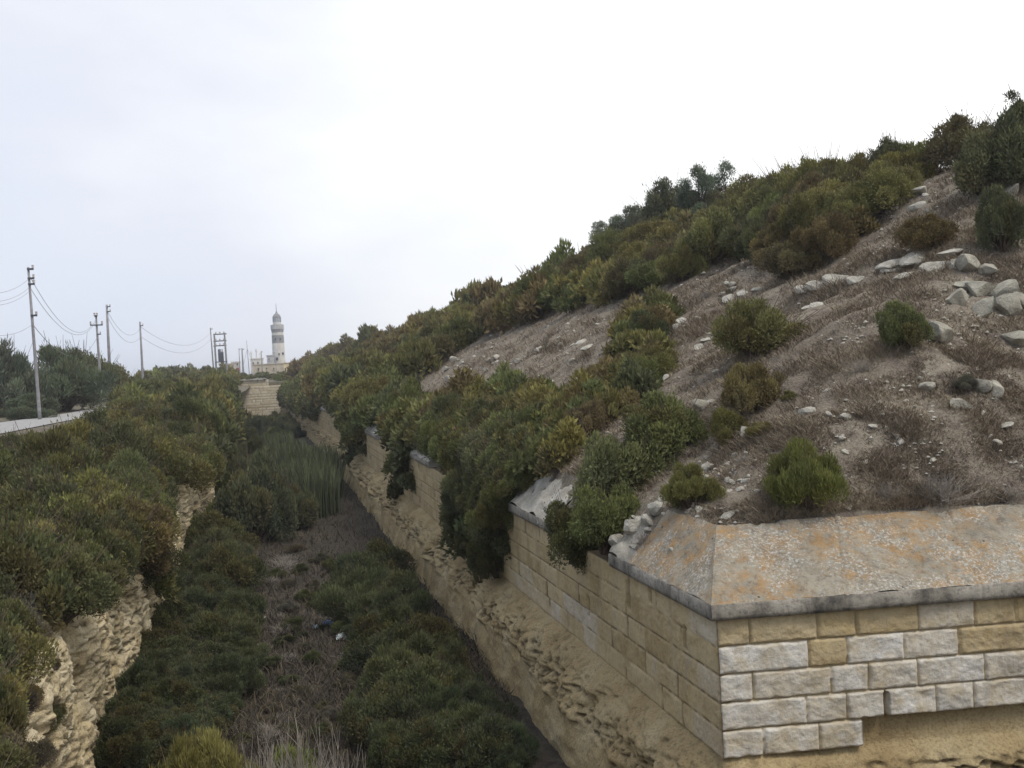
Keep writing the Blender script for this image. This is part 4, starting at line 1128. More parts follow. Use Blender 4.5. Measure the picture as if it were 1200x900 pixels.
# reeds: clumps of upright blades behind the leafy bush
def reed_proto(seed):
    rr = np.random.default_rng(seed); n = 260
    P = np.stack([rr.uniform(-.5, .5, n), rr.uniform(-.5, .5, n), np.zeros(n)], -1)
    H = rr.uniform(0.6, 1.15, n); lean = rr.normal(size=(n, 2)) * 0.16; w = rr.uniform(.012, .024, n)
    ang = rr.uniform(0, 6.28, n); sx, sy = np.cos(ang) * w, np.sin(ang) * w
    V = []; 
    for f_, k in ((0, 1.0), (0.4, 1.1), (0.75, .8), (1.0, .1)):
        c = P + np.stack([lean[:, 0] * H * f_ ** 2, lean[:, 1] * H * f_ ** 2, H * f_], -1)
        V.append(c + np.stack([sx * k, sy * k, 0 * sx], -1)); V.append(c - np.stack([sx * k, sy * k, 0 * sx], -1))
    V = np.stack(V, 1).reshape(-1, 3)
    i = np.arange(n)[:, None] * 8
    Fq = np.concatenate([i + np.array([[0, 1, 3, 2]]), i + np.array([[2, 3, 5, 4]]), i + np.array([[4, 5, 7, 6]])])
    A = {'rnd': np.repeat(rr.random(n), 8), 'lobe': np.repeat(rr.random(n), 8), 'tip': np.tile([0, 0, .3, .3, .6, .6, 1, 1], n)}
    return mesh_np('reed_clump', V, Fq, M['leaf_green'], None, smooth=False, attrs=A, loc=(0, -40, -60))
RP = [reed_proto(300 + k) for k in range(2)]
for i in range(34):
    px, py = random.uniform(318, 384), 0
    py = random.uniform(548, 606) if px > 335 else random.uniform(535, 560)
    p = cast1(px, py)
    if np.isnan(p[0]) or p[2] > -5 or p[0] > 3.6: continue
    D = np.linalg.norm(p)
    o = copy_thing(RP[i % 2], (p[0], p[1], p[2] - .1), (0, 0, random.uniform(0, 6.28)), (1.6, 1.6, random.uniform(1.6, 2.3)), (0.100, 0.116, 0.070, 1))
    tag(o, 'clump of grey-green reeds standing behind the leafy bush in the ditch', 'reeds', 'reed clumps in the ditch')

# dead twiggy bushes
def dead_proto(seed):
    rr = random.Random(seed); mb = MB()
    for k in range(70):
        a = rr.uniform(0, 6.28); el = rr.uniform(.35, 1.45); L = rr.uniform(.5, 1.0)
        d = Vector((math.cos(a) * math.cos(el), math.sin(a) * math.cos(el), math.sin(el)))
        b = Vector((rr.uniform(-.2, .2), rr.uniform(-.2, .2), -.03)); m = b + d * L * .5 + Vector((rr.uniform(-.06, .06),) * 3)
        e_ = b + d * L + Vector((rr.uniform(-.1, .1), rr.uniform(-.1, .1), rr.uniform(-.1, .1)))
        mb.tube([b, m, e_], [.009, .007, .003], 3, cap=False)
        for _ in range(5):
            q = m.lerp(e_, rr.uniform(-.3, .8)); w_ = q + (d + Vector((rr.uniform(-1, 1), rr.uniform(-1, 1), rr.uniform(-.6, .9)))).normalized() * rr.uniform(.12, .32)
            mb.tube([q, w_], [.005, .002], 3, cap=False)
    o = mb.build('dead_bush', M['dead']); o.location = (0, -40, -60); return o
DP = [dead_proto(400 + k) for k in range(3)]
def dead_px(px, py, wpx, label, group=None, zs=0.8):
    p = cast1(px, py); D = float(project(p)[2]); r = wpx * D / F_PX * .5
    o = copy_thing(random.choice(DP), tuple(p), (0, 0, random.uniform(0, 6.28)), (r, r, r * zs)); tag(o, label, 'dead bush', group)
dead_px(1010, 438, 46, 'grey leafless bush left of the round green shrub')
dead_px(828, 348, 26, 'small leafless bush above the wide olive shrub')
dead_px(1108, 590, 110, 'wide grey tangle of dead twigs behind the front coping')
dead_px(1040, 585, 60, 'low grey dead bush between the bright shrub and the dead tangle')
dead_px(1185, 590, 60, 'brown dead bush behind the coping at the right edge')
dead_px(755, 640, 60, 'dark dead bush clinging to the gap in the coping')
for _ in range(26):
    dead_px(random.uniform(275, 430), random.uniform(640, 900), random.uniform(26, 60), 'dark tangle of dead stems on the ditch floor', 'dead stems on the ditch floor', .55)
dead_px(870, 545, 40, 'pale leafless tuft among the stones above the corner')
for i, (px, y0, r) in enumerate(((352, 6.45, .50), (392, 6.35, .42), (310, 6.6, .44))):
    d = rays(px, 890); p = d / d[1] * y0
    o = copy_thing(DP[i], (p[0], p[1], -3.0), (0, 0, i * 2.0), (r * .8, r * .8, r * 1.8)); tag(o, 'pale grey leafless bush at the near rim of the ditch', 'dead bush', 'dead bushes at the near rim')

flush_plants()
for grp in PROTO.values():
    for root in grp:
        for ch in list(root.children): bpy.data.objects.remove(ch)
        bpy.data.objects.remove(root)
for o in RP + DP: bpy.data.objects.remove(o)

# dry grass over the bare slope, dead growth on the ditch floor
def blades(name, P, H, W, mat, lean=0.5, seed=1, bias=(0, 0)):
    rr = np.random.default_rng(seed); n = len(P)
    ang = rr.uniform(0, 6.28, n); la = rr.uniform(0, 6.28, n); lm = lean * rr.uniform(.3, 1.3, n)
    lx, ly = np.cos(la) * lm + bias[0], np.sin(la) * lm + bias[1]
    sx, sy = np.cos(ang) * W * .5, np.sin(ang) * W * .5
    V = []
    for f_, k in ((0, 1.0), (.55, .75), (1.0, .15)):
        c = P + np.stack([lx * H * f_ ** 1.6, ly * H * f_ ** 1.6, H * f_ * (1 - .25 * f_ * np.minimum(lm, 1.5))], -1)
        V.append(c + np.stack([sx * k, sy * k, 0 * sx], -1)); V.append(c - np.stack([sx * k, sy * k, 0 * sx], -1))
    V = np.stack(V, 1).reshape(-1, 3); i = np.arange(n)[:, None] * 6
    Fq = np.concatenate([i + np.array([[0, 1, 3, 2]]), i + np.array([[2, 3, 5, 4]])])
    o = mesh_np(name, V, Fq, mat, None, smooth=False, attrs={'rnd': np.repeat(rr.random(n), 6)})
    o['kind'] = 'stuff'; return o
def build_grass():
    n = 480000
    px = RNG.uniform(470, 1260, n); py = RNG.uniform(170, 640, n)
    P = cast(px, py)
    ok = ~np.isnan(P[:, 0]); P = P[ok]
    s1, s2 = s_of(P[:, 0], P[:, 1]); P = P[(s1 > 0.6) & (s2 > 1.10)]
    dens = fbm(P[:, 0] * .8, P[:, 1] * .8, 6.0, 3)
    P = P[RNG.random(len(P)) < np.clip(0.85 + 0.5 * dens, .5, 1)]
    P[:, 2] = hill_z(P[:, 0], P[:, 1]) - .02
    D = np.linalg.norm(P, axis=1)
    o = blades('dry_grass', P, RNG.uniform(.05, .15, len(P)) * (0.75 + 0.010 * D) * (0.55 + 1.5 * np.clip(fbm(P[:, 0] * 1.7, P[:, 1] * 1.7, 61., 3) + .25, 0, 1)), .004 + .0005 * D, M['dry_grass'], 1.25, 2, (-.25, -.1))
    tag(o, 'matted grey-brown dry grass covering the bare slope', 'dry grass')
    n = 26000
    px = RNG.uniform(230, 600, n); py = RNG.uniform(560, 905, n); P = cast(px, py); P = P[~np.isnan(P[:, 0])]
    P = P[P[:, 2] < -5.2]
    o = blades('dead_ground_cover', P, RNG.uniform(.08, .32, len(P)), .010 + .0005 * np.linalg.norm(P, axis=1), M['floor_twigs'], 0.9, 3)
    tag(o, 'dark brown dead growth covering the ditch floor', 'ground cover')
build_grass()

# ------------------------------------------------------------------ stones
def rock_mesh(seed, mat, flat=0.7, sub=3):
    import bmesh
    bm = bmesh.new(); bmesh.ops.create_icosphere(bm, subdivisions=sub, radius=1.0)
    V = np.array([v.co for v in bm.verts]); rr = np.random.default_rng(seed)
    for _ in range(13):                                             # knock flat facets off it
        d = unit(rr.normal(size=3)); h = rr.uniform(.38, .78); q = V @ d
        V = V - np.where(q > h, q - h, 0)[:, None] * d * .92
    V = V * (1 + .07 * fbm(V[:, 0] * 2.2 + seed, V[:, 1] * 2.2, V[:, 2] * 2.2, 4))[:, None] * np.array([1, rr.uniform(.65, .95), flat * rr.uniform(.75, 1.1)])
    Fq = np.array([[l.vert.index for l in f.loops] for f in bm.faces]); bm.free()
    o = mesh_np('rock', V, Fq, mat, None, smooth=False, loc=(0, -40, -60)); return o
RK = {'stone': [rock_mesh(500 + k, M['stone'], .62, 2) for k in range(6)], 'boulder': [rock_mesh(520 + k, M['boulder'], .8, 3) for k in range(5)], 'slab': [rock_mesh(540 + k, M['stone'], .42, 3) for k in range(4)]}
def rock_px(kind, px, py, wpx, label, group=None, cat='stone', rot=None, name=None, zoff=0.0):
    p = cast1(px, py)
    if np.isnan(p[0]): return
    D = float(project(p)[2]); r = wpx * D / F_PX * .5 * 1.25
    o = copy_thing(random.choice(RK[kind]), (p[0], p[1], p[2] + r * (0.12 if kind == 'slab' else 0.26) + zoff), rot or ((random.uniform(.15, .45), random.uniform(-.5, -.2), random.uniform(-.5, .5)) if kind == 'slab' else (random.uniform(-.5, .5), random.uniform(-.5, .5), random.uniform(0, 6.28))), (r, r, r))
    o.name = name or ('boulder' if kind == 'boulder' else 'stone')
    tag(o, label, cat, group); return o
HEAP = 'boulders heaped at the right of the slope'
for (px, py, w_, lb) in ((1148, 345, 36, 'tall squarish cream boulder in the middle of the boulder heap'), (1176, 348, 40, 'cream boulder at the top right of the heap'), (1150, 368, 40, 'grey boulder at the bottom middle of the heap'),
                         (1182, 367, 38, 'grey boulder at the bottom right of the heap'), (1124, 358, 34, 'dark grey boulder at the lower left of the heap'), (1134, 318, 34, 'grey boulder topping the left of the heap'),
                         (1132, 340, 26, 'pale boulder wedged left of the tall squarish one'), (1160, 320, 24, 'small pale boulder behind the tall squarish one'), (1198, 358, 30, 'grey boulder of the heap cut by the right edge')):
    rock_px('boulder', px, py, w_, lb, HEAP, 'boulder')
for (px, py, w_, lb) in ((1100, 399, 40, 'smooth pale grey boulder right of the round green shrub'), (1192, 404, 34, 'pale grey boulder by the right edge below the heap'), (1146, 455, 30, 'flat grey boulder left of a twin on the right of the slope'),
                         (1164, 460, 28, 'cream boulder next to its flat grey twin on the right of the slope'), (1126, 480, 26, 'tilted pale slab-like boulder below the twin boulders'), (1087, 455, 20, 'small upright white boulder below the round green shrub'),
                         (825, 480, 26, 'blocky grey boulder left of the rust-topped strip'), (876, 510, 22, 'grey boulder between the yellow-green shrubs'), (945, 485, 20, 'pointed white stone right of the rust-topped strip'),
                         (1160, 240, 20, 'yellowish boulder on the crest at the right'), (1185, 230, 26, 'greenish yellow boulder at the foot of the tall dark shrub'), (1080, 228, 22, 'upright pale rock near the crest'), (1075, 245, 20, 'pale ledge rock just below the upright one near the crest')):
    rock_px('boulder' if w_ > 22 else 'stone', px, py, w_, lb, None, 'boulder')
for (px, py, w_) in ((940, 342, 26), (955, 338, 30), (975, 332, 34), (1000, 331, 24), (945, 362, 18), (955, 360, 20), (1050, 312, 40), (1075, 305, 40), (1090, 318, 34), (1040, 318, 28), (1110, 300, 36), (1065, 325, 30), (1120, 312, 28)):
    rock_px('slab', px, py, w_, 'flat pale rock ledge outcropping on the upper right of the slope', 'ledge rocks on the upper slope')
for (px, py, w_) in ((690, 408, 18), (683, 402, 16), (800, 378, 18), (793, 384, 16), (855, 352, 22), (870, 345, 16), (890, 340, 18), (770, 496, 24), (740, 498, 18), (850, 434, 16), (857, 430, 16), (842, 436, 14), (826, 400, 18), (820, 408, 16), (822, 503, 14),
                      (855, 605, 18), (690, 330, 22), (700, 326, 16), (1178, 500, 20), (685, 322, 18), (508, 370, 16)):
    rock_px('slab', px, py, w_, 'pale slab showing through the dry grass of the slope', 'pale slabs in the dry slope')
for (px, py, w_, lb) in ((745, 622, 44, 'long pale broken coping block tilted on the rubble'), (728, 640, 34, 'pale broken coping block at the lip of the gap'), (770, 600, 34, 'white broken block at the top of the rubble'),
                         (760, 615, 30, 'pale cracked block beside the dark dead bush'), (780, 588, 22, 'small white block above the rubble')):
    rock_px('stone', px, py, w_ * .8, lb, None, 'stone')
for (poly, n) in (([(720, 600), (800, 570), (830, 600), (815, 640), (770, 655), (735, 650)], 60), ([(780, 540), (860, 535), (870, 575), (800, 590)], 30), ([(840, 530), (900, 530), (910, 570), (850, 590)], 20), ([(500, 430), (600, 400), (640, 405), (610, 440), (520, 455)], 26),
                  ([(640, 380), (760, 370), (720, 440), (650, 430)], 20), ([(770, 370), (860, 330), (870, 380), (800, 420)], 18), ([(700, 470), (850, 420), (870, 560), (720, 560)], 30), ([(930, 440), (1200, 440), (1200, 590), (960, 600)], 46), ([(1020, 280), (1200, 260), (1200, 340), (950, 350)], 40), ([(1040, 200), (1120, 200), (1060, 300), (1000, 320)], 18)):
    xs = [q[0] for q in poly]; ys = [q[1] for q in poly]; c = 0
    for _ in range(2000):
        px, py = random.uniform(min(xs), max(xs)), random.uniform(min(ys), max(ys))
        if not in_poly(np.array([px]), np.array([py]), poly)[0]: continue
        if rock_px('stone', px, py, random.choice([4, 5, 6, 7, 8, 10, 12]) * (0.8 if py < 420 else 1), 'small pale stone lying loose on the dry slope', 'loose stones on the slope'): c += 1
        if c >= n: break
for (px, py, w_) in ((270, 506, 14), (282, 510, 16), (296, 512, 14), (300, 518, 12), (288, 518, 14), (276, 516, 12), (308, 515, 10)):
    rock_px('stone', px, py, w_, 'pale fallen block in the rubble below the end of the ditch', 'fallen blocks at the end of the ditch')
for (px, py, w_, lb) in ((36, 668, 30, 'whitish stone showing through the scrub on the left bank'), (22, 548, 18, 'pale stone in the scrub near the left edge')):
    rock_px('slab', px, py, w_, lb, zoff=0.7)
for (px, py, w_, lb) in ((308, 726, 10, 'dull stone on the ditch floor'), (407, 798, 6, 'tiny yellowish stone on the ditch floor path'), (438, 872, 7, 'tiny pale stone at the near end of the ditch floor path')):
    rock_px('stone', px, py, w_, lb)
for L_ in RK.values():
    for o in L_: bpy.data.objects.remove(o)

def gravel():
    n = 4200
    px = RNG.uniform(470, 1230, n); py = RNG.uniform(190, 650, n)
    P = cast(px, py); P = P[~np.isnan(P[:, 0])]
    s1, s2 = s_of(P[:, 0], P[:, 1]); P = P[(s1 > .7) & (s2 > 1.15)]
    P = P[RNG.random(len(P)) < np.clip(.25 + 1.3 * fbm(P[:, 0] * .5, P[:, 1] * .5, 81., 3), .06, 1)]
    base = np.array([(1, 0, 0), (.3, .9, 0), (-.8, .6, .1), (-.9, -.5, 0), (.2, -.9, .1), (.25, .1, .75), (-.2, -.1, .6)])
    tri = np.array([(0, 1, 5), (1, 2, 5), (2, 6, 5), (2, 3, 6), (3, 4, 6), (4, 5, 6), (4, 0, 5)])
    Vs, Fs = [], []
    for i, p in enumerate(P):
        r = RNG.uniform(.6, 1.9) ** 1.6 * .0013 * np.linalg.norm(p) * .9
        a = RNG.uniform(0, 6.28); R = np.array([[math.cos(a), -math.sin(a), 0], [math.sin(a), math.cos(a), 0], [0, 0, 1]])
        V = (base * RNG.uniform(.7, 1.3, (7, 3)) * np.array([1, .8, .8])) @ R.T * r
        Vs.append(V + p + np.array([0, 0, .01])); Fs.append(tri + 7 * i)
    o = mesh_np('loose_gravel', np.vstack(Vs), np.vstack(Fs), M['stone'], None, smooth=False); o['kind'] = 'stuff'
    tag(o, 'small pale chips of stone strewn over the dry slope', 'gravel')
gravel()

# litter on the ditch floor
def litter(px, py, wpx, col, name, label, cat):
    p = cast1(px, py); D = float(project(p)[2]); r = wpx * D / F_PX * .5
    rr = np.random.default_rng(int(px)); n = 14
    u, v = np.meshgrid(np.linspace(-1, 1, n), np.linspace(-1, 1, n), indexing='ij')
    k = 1 - .35 * (u ** 2 + v ** 2) * .5
    Z = .55 * np.abs(fbm(u * 1.7 + px, v * 1.7, 1.0, 3)) + .35 * np.clip(1 - u ** 2 - v ** 2, 0, 1)
    V = np.stack([u * k + .18 * fbm(u * 2, v * 2, 4., 2), v * k * .8 + .18 * fbm(u * 2, v * 2, 9., 2), Z], -1).reshape(-1, 3) * r
    t_ = m_plain(name + '_film', col, 0.35, var=.12)
    o = mesh_np(name, V, grid_faces(n, n), t_, None, smooth=False, loc=(p[0], p[1], p[2] + .03)); tag(o, label, cat)
    sm = o.modifiers.new('thickness', 'SOLIDIFY'); sm.thickness = 0.008
litter(401, 750, 17, (0.55, 0.60, 0.58), 'plastic_bag', 'crumpled pale plastic bag by the small dark weed clump', 'plastic bag')
litter(384, 733, 14, (0.16, 0.24, 0.42), 'plastic_wrapper', 'crumpled blue wrapper on the ditch floor', 'wrapper')
litter(371, 737, 10, (0.35, 0.40, 0.44), 'plastic_wrapper', 'crumpled greyish wrapper left of the blue one', 'wrapper')
litter(381, 708, 6, (0.78, 0.78, 0.78), 'paper_scrap', 'tiny white scrap of paper on the ditch floor', 'paper')

# ------------------------------------------------------------------ poles and wires
M['pole'] = m_plain('weathered_pole_wood', (0.27, 0.262, 0.265), var=.25, scale=3)
M['iron'] = m_plain('dark_iron', (0.10, 0.10, 0.11), 0.6, 0.3)
M['wire'] = m_plain('wire', (0.20, 0.20, 0.22), 0.6)
M['ceramic'] = m_plain('insulator', (0.45, 0.42, 0.40), 0.3)
def at(px, py, Y):
    d = rays(px, py); return Vector((d / d[1] * Y).tolist())
def pole(bx, by, tx, ty, Y, r, label, arms=()):
    b, t_ = at(bx, by, Y), at(tx, ty, Y)
    root = tag(empty('utility_pole', b), label, 'utility pole')
    ax = t_ - b
    MB().tube([(0, 0, -1.0), (0, 0, 0), tuple(ax * .5), tuple(ax)], [r * .9, r * .9, r * .75, r * .55], 8).build('pole', M['pole'], root, True)
    for f_, hw, kind in arms:
        c = ax * f_
        if kind == 'arm':
            MB().box(tuple(c + Vector((0, -r, 0))), (hw * 2, .12, .12)).build('crossarm', M['iron'], root)
            for sx in (-1, 1):
                MB().lathe([(.05, 0), (.11, .08), (.06, .16), (.10, .26), (.03, .32)], 8, tuple(c + Vector((sx * hw * .92, -r, .06)))).build('insulator', M['ceramic'], root)
        else:
            MB().box(tuple(c + Vector((r, -r * .5, 0))), (.34, .16, .10)).build('bracket', M['iron'], root)
            MB().lathe([(.03, 0), (.08, .05), (.05, .12), (.08, .18), (.02, .22)], 8, tuple(c + Vector((r + .14, -r * .5, .03)))).build('insulator', M['ceramic'], root)
    return b, t_
p1b, p1t = pole(46, 480, 33, 313, 62, .115, 'tall leaning utility pole nearest the road at the left', ((.985, 0, 'b'), (.92, 0, 'b'), (.88, 0, 'b'), (.66, 0, 'b')))
p2b, p2t = pole(129, 440, 125, 357, 112, .20, 'tall grey utility pole right of the one with a crossarm', ((.97, 0, 'b'), (.9, 0, 'b')))
p3b, p3t = pole(117, 436, 112.5, 369, 100, .15, 'shorter utility pole with a single crossarm', ((.82, .55, 'arm'), (.97, .12, 'arm'), (.66, 0, 'b')))
p4b, p4t = pole(168, 456, 164, 377, 128, .19, 'plain slim utility pole standing behind the skyline shrubs', ((.94, 0, 'b'),))
p5b, p5t = pole(251, 442, 246.5, 384, 200, .20, 'tall thin pole just left of the transformer frame', ((.97, 0, 'b'),))
pole(281.5, 442, 280, 408, 240, .14, 'thin pole, left of a close pair before the lighthouse', ((.95, 0, 'b'),))
pole(285.5, 442, 283.5, 408, 235, .26, 'thicker pole, right of a close pair before the lighthouse', ((.95, 0, 'b'),))
pole(308, 442, 306, 411, 250, .16, 'thin pole in front of the pale gabled building', ((.95, 0, 'b'),))
pole(325, 441, 321, 412, 300, .16, 'pole standing against the left side of the lighthouse', ((.95, 0, 'b'),))
pole(347, 437, 346, 424, 330, .16, 'short post in front of the cream building right of the lighthouse', ((.9, 0, 'b'),))
def wire(a, b, sag, label, r=.02, group=None):
    a, b = Vector(a), Vector(b); P = []
    for k in range(25):
        t_ = k / 24; q = a.lerp(b, t_); q.z -= sag * 4 * t_ * (1 - t_); P.append(q)
    tag(MB().tube(P, r * .6, 5).build('power_line', M['wire'], None, True), label, 'wire', group)
on1 = lambda f_: p1b.lerp(p1t, f_)
lf = {.92: (.2, 327), .86: (0, 336), .835: (0, 341), .60: (0, 371)}
for f_, (px, py) in lf.items():
    wire(on1(f_), at(-60, py + 9, 34), .5, 'wire running from the nearest pole out of the left edge', .014, 'wires to the left of the nearest pole')
wire(on1(.95), p3b.lerp(p3t, .93), 2.2, 'uppermost sagging wire between the nearest pole and the crossarm pole', .024)
wire(on1(.86), p3b.lerp(p3t, .90), 2.0, 'middle sagging wire between the nearest pole and the crossarm pole', .024)
wire(on1(.60), p3b.lerp(p3t, .62), 1.9, 'lowest sagging wire between the nearest pole and the crossarm pole', .03)
for k, f_ in enumerate((.92, .84)):
    wire(p2b.lerp(p2t, f_), p4b.lerp(p4t, .90 - .12 * k), 1.6, ('upper', 'lower')[k] + ' wire between the tall grey pole and the plain slim pole', .028)
    wire(p4b.lerp(p4t, .93 - .15 * k), p5b.lerp(p5t, .90 - .12 * k), 2.4, ('upper', 'lower')[k] + ' long wire between the plain slim pole and the transformer frame', .034)

def transformer():
    Y = 205
    b = at(258, 442, Y); root = tag(empty('transformer_frame', b), 'dark two-legged frame carrying a grey electrical transformer', 'transformer')
    L = lambda px, py: at(px, py, Y) - b
    for (x0, y0, x1, y1) in ((254, 442, 251, 391), (266.5, 440, 263, 390)):
        MB().tube([tuple(L(x0, y0)), tuple(L(x1, y1))], [.22, .17], 8).build('leg', M['pole'], root)
    for py in (391.5, 399.5, 405):
        a, c = L(250, py + .6), L(265.5, py - .4)
        MB().tube([tuple(a), tuple(c)], .11, 6).build('crossbar', M['iron'], root)
        for k in range(3):
            q = a.lerp(c, .2 + .3 * k); MB().lathe([(.08, 0), (.2, .12), (.1, .25), (.18, .38), (.05, .5)], 8, tuple(q)).build('insulator', M['ceramic'], root)
    tk = L(259, 418)
    MB().box(tuple(tk), (1.05, .9, 1.9)).build('transformer_tank', M['tank'], root)
    for k in range(5): MB().box(tuple(tk + Vector((-.42 + .21 * k, -.5, -.05))), (.07, .12, 1.5)).build('cooling_fin', M['iron'], root)
    MB().lathe([(.25, 0), (.3, .1), (.3, .5), (.12, .6)], 10, tuple(tk + Vector((-.25, 0, .95)))).build('bushing', M['tank'], root)
    MB().lathe([(.12, 0), (.2, .1), (.1, .3), (.18, .5), (.05, .6)], 8, tuple(tk + Vector((.3, 0, .95)))).build('bushing', M['ceramic'], root)
    MB().box(tuple(tk + Vector((0, 0, -1.05))), (2.3, .5, .16)).build('platform', M['iron'], root)
M['tank'] = m_plain('grey_tank_paint', (0.16, 0.165, 0.19), 0.5)
transformer()

# ------------------------------------------------------------------ lighthouse and the buildings round it
M['lime'] = m_plain('weathered_limewash', (0.60, 0.57, 0.52), var=.16, scale=.6)
M['grey_band'] = m_plain('grey_paint_and_corbel_shade', (0.27, 0.265, 0.27), var=.2, scale=.8)
M['dark_open'] = m_plain('dark_opening', (0.05, 0.05, 0.055), .5)
M['cream'] = m_plain('cream_plaster', (0.66, 0.55, 0.33), var=.12, scale=.5)
M['tan'] = m_plain('tan_stone', (0.47, 0.40, 0.29), var=.22, scale=.5)
M['terracotta'] = m_plain('reddish_parapet', (0.40, 0.25, 0.19), var=.15, scale=1)
M['glass'] = m_plain('lantern_glass', (0.42, 0.46, 0.50), .15)
M['red'] = m_plain('red_paint', (0.34, 0.09, 0.08), .5)
def lighthouse():
    Y = 360.0; k = Y / F_PX * 1.0
    b = at(328, 439, Y); root = tag(empty('lighthouse', b), 'grey and white banded lighthouse with a glazed lantern on the horizon', 'lighthouse')
    pz = lambda py: (439 - py) * k * 1.03
    r = 7.0 * k
    MB().lathe([(r * 1.08, -3), (r * 1.06, 0), (r * 1.0, pz(422)), (r * .96, pz(404.2))], 16).build('tower', M['lime'], root)
    MB().lathe([(r * .962, pz(404)), (r * .955, pz(395.5))], 16).build('grey_band', M['grey_band'], root)
    MB().lathe([(r * .93, pz(395.4)), (r * .93, pz(392.5))], 16).build('pale_band', M['lime'], root)
    MB().lathe([(r * .93, pz(392.4)), (r * .95, pz(391.5)), (r * 1.02, pz(389))], 16).build('corbel', M['grey_band'], root)  # grey here paints in the corbel's shade below the gallery
    MB().lathe([(r * 1.06, pz(388.8)), (r * 1.06, pz(383.8)), (r * .98, pz(383.8)), (r * .98, pz(387))], 16).build('gallery', M['pale_g'], root)
    lr = 4.6 * k
    MB().lathe([(lr, pz(387)), (lr, pz(381)), (lr * .98, pz(381))], 12).build('lantern_base', M['lime'], root)
    MB().lathe([(lr * .9, pz(381)), (lr * .9, pz(375.5))], 12).build('lantern_glazing', M['glass'], root)
    ms = MB()
    for q in range(10):
        a = 2 * math.pi * q / 10; ms.tube([(lr * .94 * math.cos(a), lr * .94 * math.sin(a), pz(381)), (lr * .94 * math.cos(a), lr * .94 * math.sin(a), pz(375.4))], .14, 4)
    ms.build('lantern_bars', M['grey_band'], root)
    MB().lathe([(lr * 1.02, pz(375.4)), (lr * .95, pz(374.4)), (lr * .7, pz(372.6)), (lr * .35, pz(371.2)), (lr * .2, pz(370.6)), (lr * .22, pz(369.6)), (.12, pz(368.8))], 12).build('dome', M['grey_band'], root)
    MB().tube([(0, 0, pz(369)), (0, 0, pz(360))], [.14, .06], 5).build('mast', M['pole'], root)
    for (px, py, w_, h_) in ((332.5, 416, 2.6, 2.6), (328.2, 416.5, 2.2, 2.2), (325.5, 421.5, 3.4, 3.4), (325, 399.6, 1.6, 2.4), (330.5, 399.8, 1.4, 2.2)):
        x = (px - 328) * k + .05; yy = -math.sqrt(max(.2, (r * 1.01) ** 2 - x * x))
        MB().box((x, yy, pz(py)), (w_ * k * .7, .5, h_ * k)).build('window', M['dark_open'], root)
M['pale_g'] = m_plain('pale_grey_gallery', (0.42, 0.415, 0.41), var=.2, scale=.8)
lighthouse()

def building(name, label, x0, x1, ytop, ybase, Y, mat, depth=8, cat='building', wins=(), roof=None, extra=None):
    k = Y / F_PX
    b = at((x0 + x1) / 2, ybase, Y); root = tag(empty(name, b), label, cat)
    w_ = (x1 - x0) * k; h = (ybase - ytop) * k
    MB().box((0, depth / 2, h / 2 - 1.5), (w_, depth, h + 3)).build('wall', mat, root)
    MB().box((0, depth / 2 - .05, h + .16), (w_ + .3, depth + .3, .3)).build('parapet', roof or mat, root)
    for (wx, wy, ww, wh) in wins:
        cx, cz = (wx - (x0 + x1) / 2) * k, (ybase - wy) * k
        f = MB().box((cx, -.02, cz), (ww * k, .3, wh * k)).build('window', M['dark_open'], root)
        MB().box((cx, -.12, cz - wh * k / 2 - .06), (ww * k + .3, .4, .12)).build('sill', mat, f)
    if extra: extra(root, k, (x0 + x1) / 2, ybase)
    return root
def ex_left(root, k, cx, by):
    MB().box(((279.5 - cx) * k, -.35, (by - 433.5) * k), (.8, .15, .9)).build('red_sign', M['red'], root)
building('house', 'small tan house with dark window openings, left of the close pair of poles', 262, 272, 428, 441, 262, M['tan'], 6, 'house', ((265, 433, 1.4, 2),))
building('house', 'small whitish house with a red panel, right beside the small tan house', 272.2, 281.5, 425.5, 441, 268, M['lime'], 6, 'house', ((273.6, 428.5, 1.6, 2.6), (278.8, 427.6, 1.4, 2)), extra=ex_left)
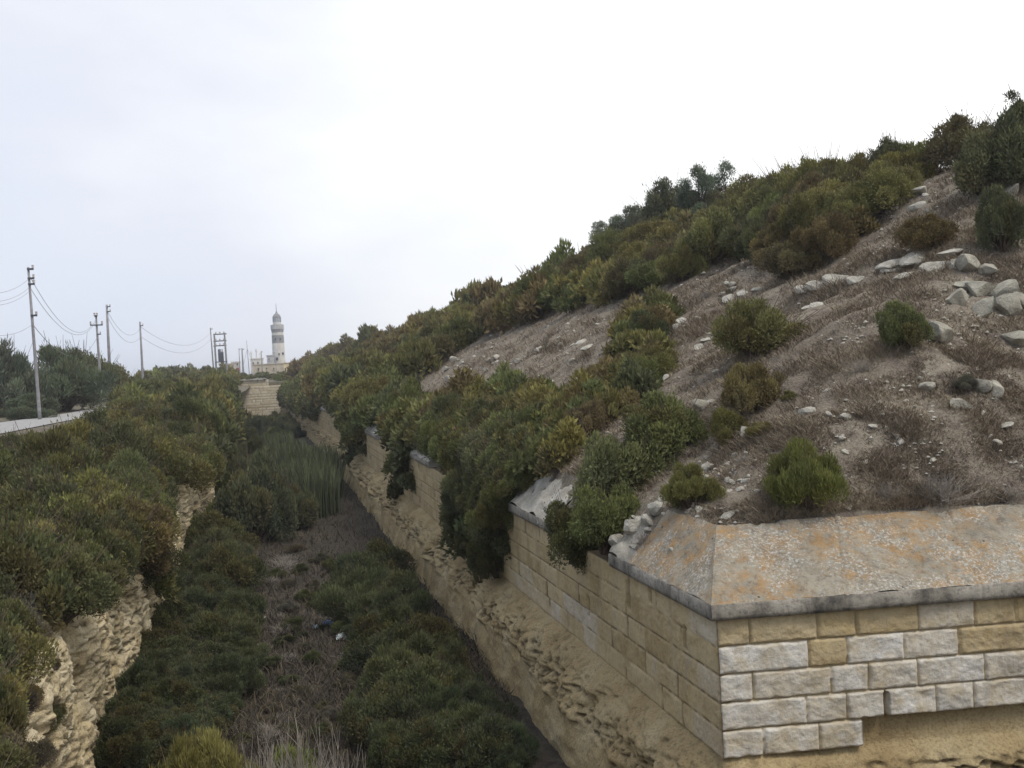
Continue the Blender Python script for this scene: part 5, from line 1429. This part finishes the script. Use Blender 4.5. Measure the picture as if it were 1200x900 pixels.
def ex_chapel(root, k, cx, by):
    z = (by - 421.5) * k
    for px, tp in ((296.3, 416.5), (301.8, 414), (306.2, 418)):
        MB().box(((px - cx) * k, 1.0, z + (421.5 - tp) * k / 2 + .3), (1.6 * k, 1.2, (421.5 - tp) * k), taper=.75).build('turret', M['lime'], root)
        MB().lathe([(.42, 0), (.25, .5), (.05, 1.1)], 6, ((px - cx) * k, 1.0, z + (421.5 - tp) * k + .3)).build('finial', M['lime'], root)
building('gabled_building', 'pale building with small turrets left of the lighthouse', 295, 309, 421.5, 440, 330, M['lime'], 8, 'building', ((298, 426, 1.4, 2.6), (303, 426, 1.4, 2.6)), extra=ex_chapel)
building('outbuilding', 'square grey block rising just left of the lighthouse tower', 313.5, 321.3, 417.5, 432, 352, M['pale_g'], 6, 'building', ((316, 421, 1.2, 1.6),))
building('enclosure_building', 'long low tan walled building at the foot of the lighthouse', 298.5, 332, 427.5, 441, 322, M['tan'], 6, 'building', ((304, 432.5, 1.5, 3), (313, 432, 1.3, 2), (321, 432.5, 1.2, 2)))
building('cream_building', 'cream yellow building with a reddish roofline right of the lighthouse', 332.2, 356, 426, 441, 335, M['cream'], 10, 'building', ((335.5, 433, 1.4, 4), (340.5, 430.5, 1.3, 2.2), (346, 430, 1.2, 2)), roof=M['terracotta'])
b = at(292.5, 440, 300)
root = tag(empty('radio_mast', b), 'thin stayed radio mast left of the pale turreted building', 'mast')
k_ = 300 / F_PX
MB().tube([(0, 0, -1), (-.3, 0, 40 * k_)], [.14, .06], 5).build('mast', M['pole'], root)
for sx in (-1, 1): MB().tube([(-.25, 0, 30 * k_), (sx * 2.2, 0, 4 * k_)], .04, 4).build('stay', M['wire'], root)

# ------------------------------------------------------------------ the hazy air
hz = MB(); hz.box((0, 1050, 9.5), (5200, 4300, 40.0))
ho = hz.build('haze', NT('haze_air').m); ho['kind'] = 'stuff'
hm = ho.data.materials[0].node_tree
hm.nodes.remove(hm.nodes['Principled BSDF'])
pv = hm.nodes.new('ShaderNodeVolumePrincipled')
pv.inputs['Color'].default_value = (0.93, 0.95, 1.0, 1); pv.inputs['Density'].default_value = 0.0005; pv.inputs['Anisotropy'].default_value = 0.2
hm.links.new(pv.outputs[0], hm.nodes['Material Output'].inputs['Volume'])
tag(ho, 'thin pale haze in the air over the whole scene', 'haze')
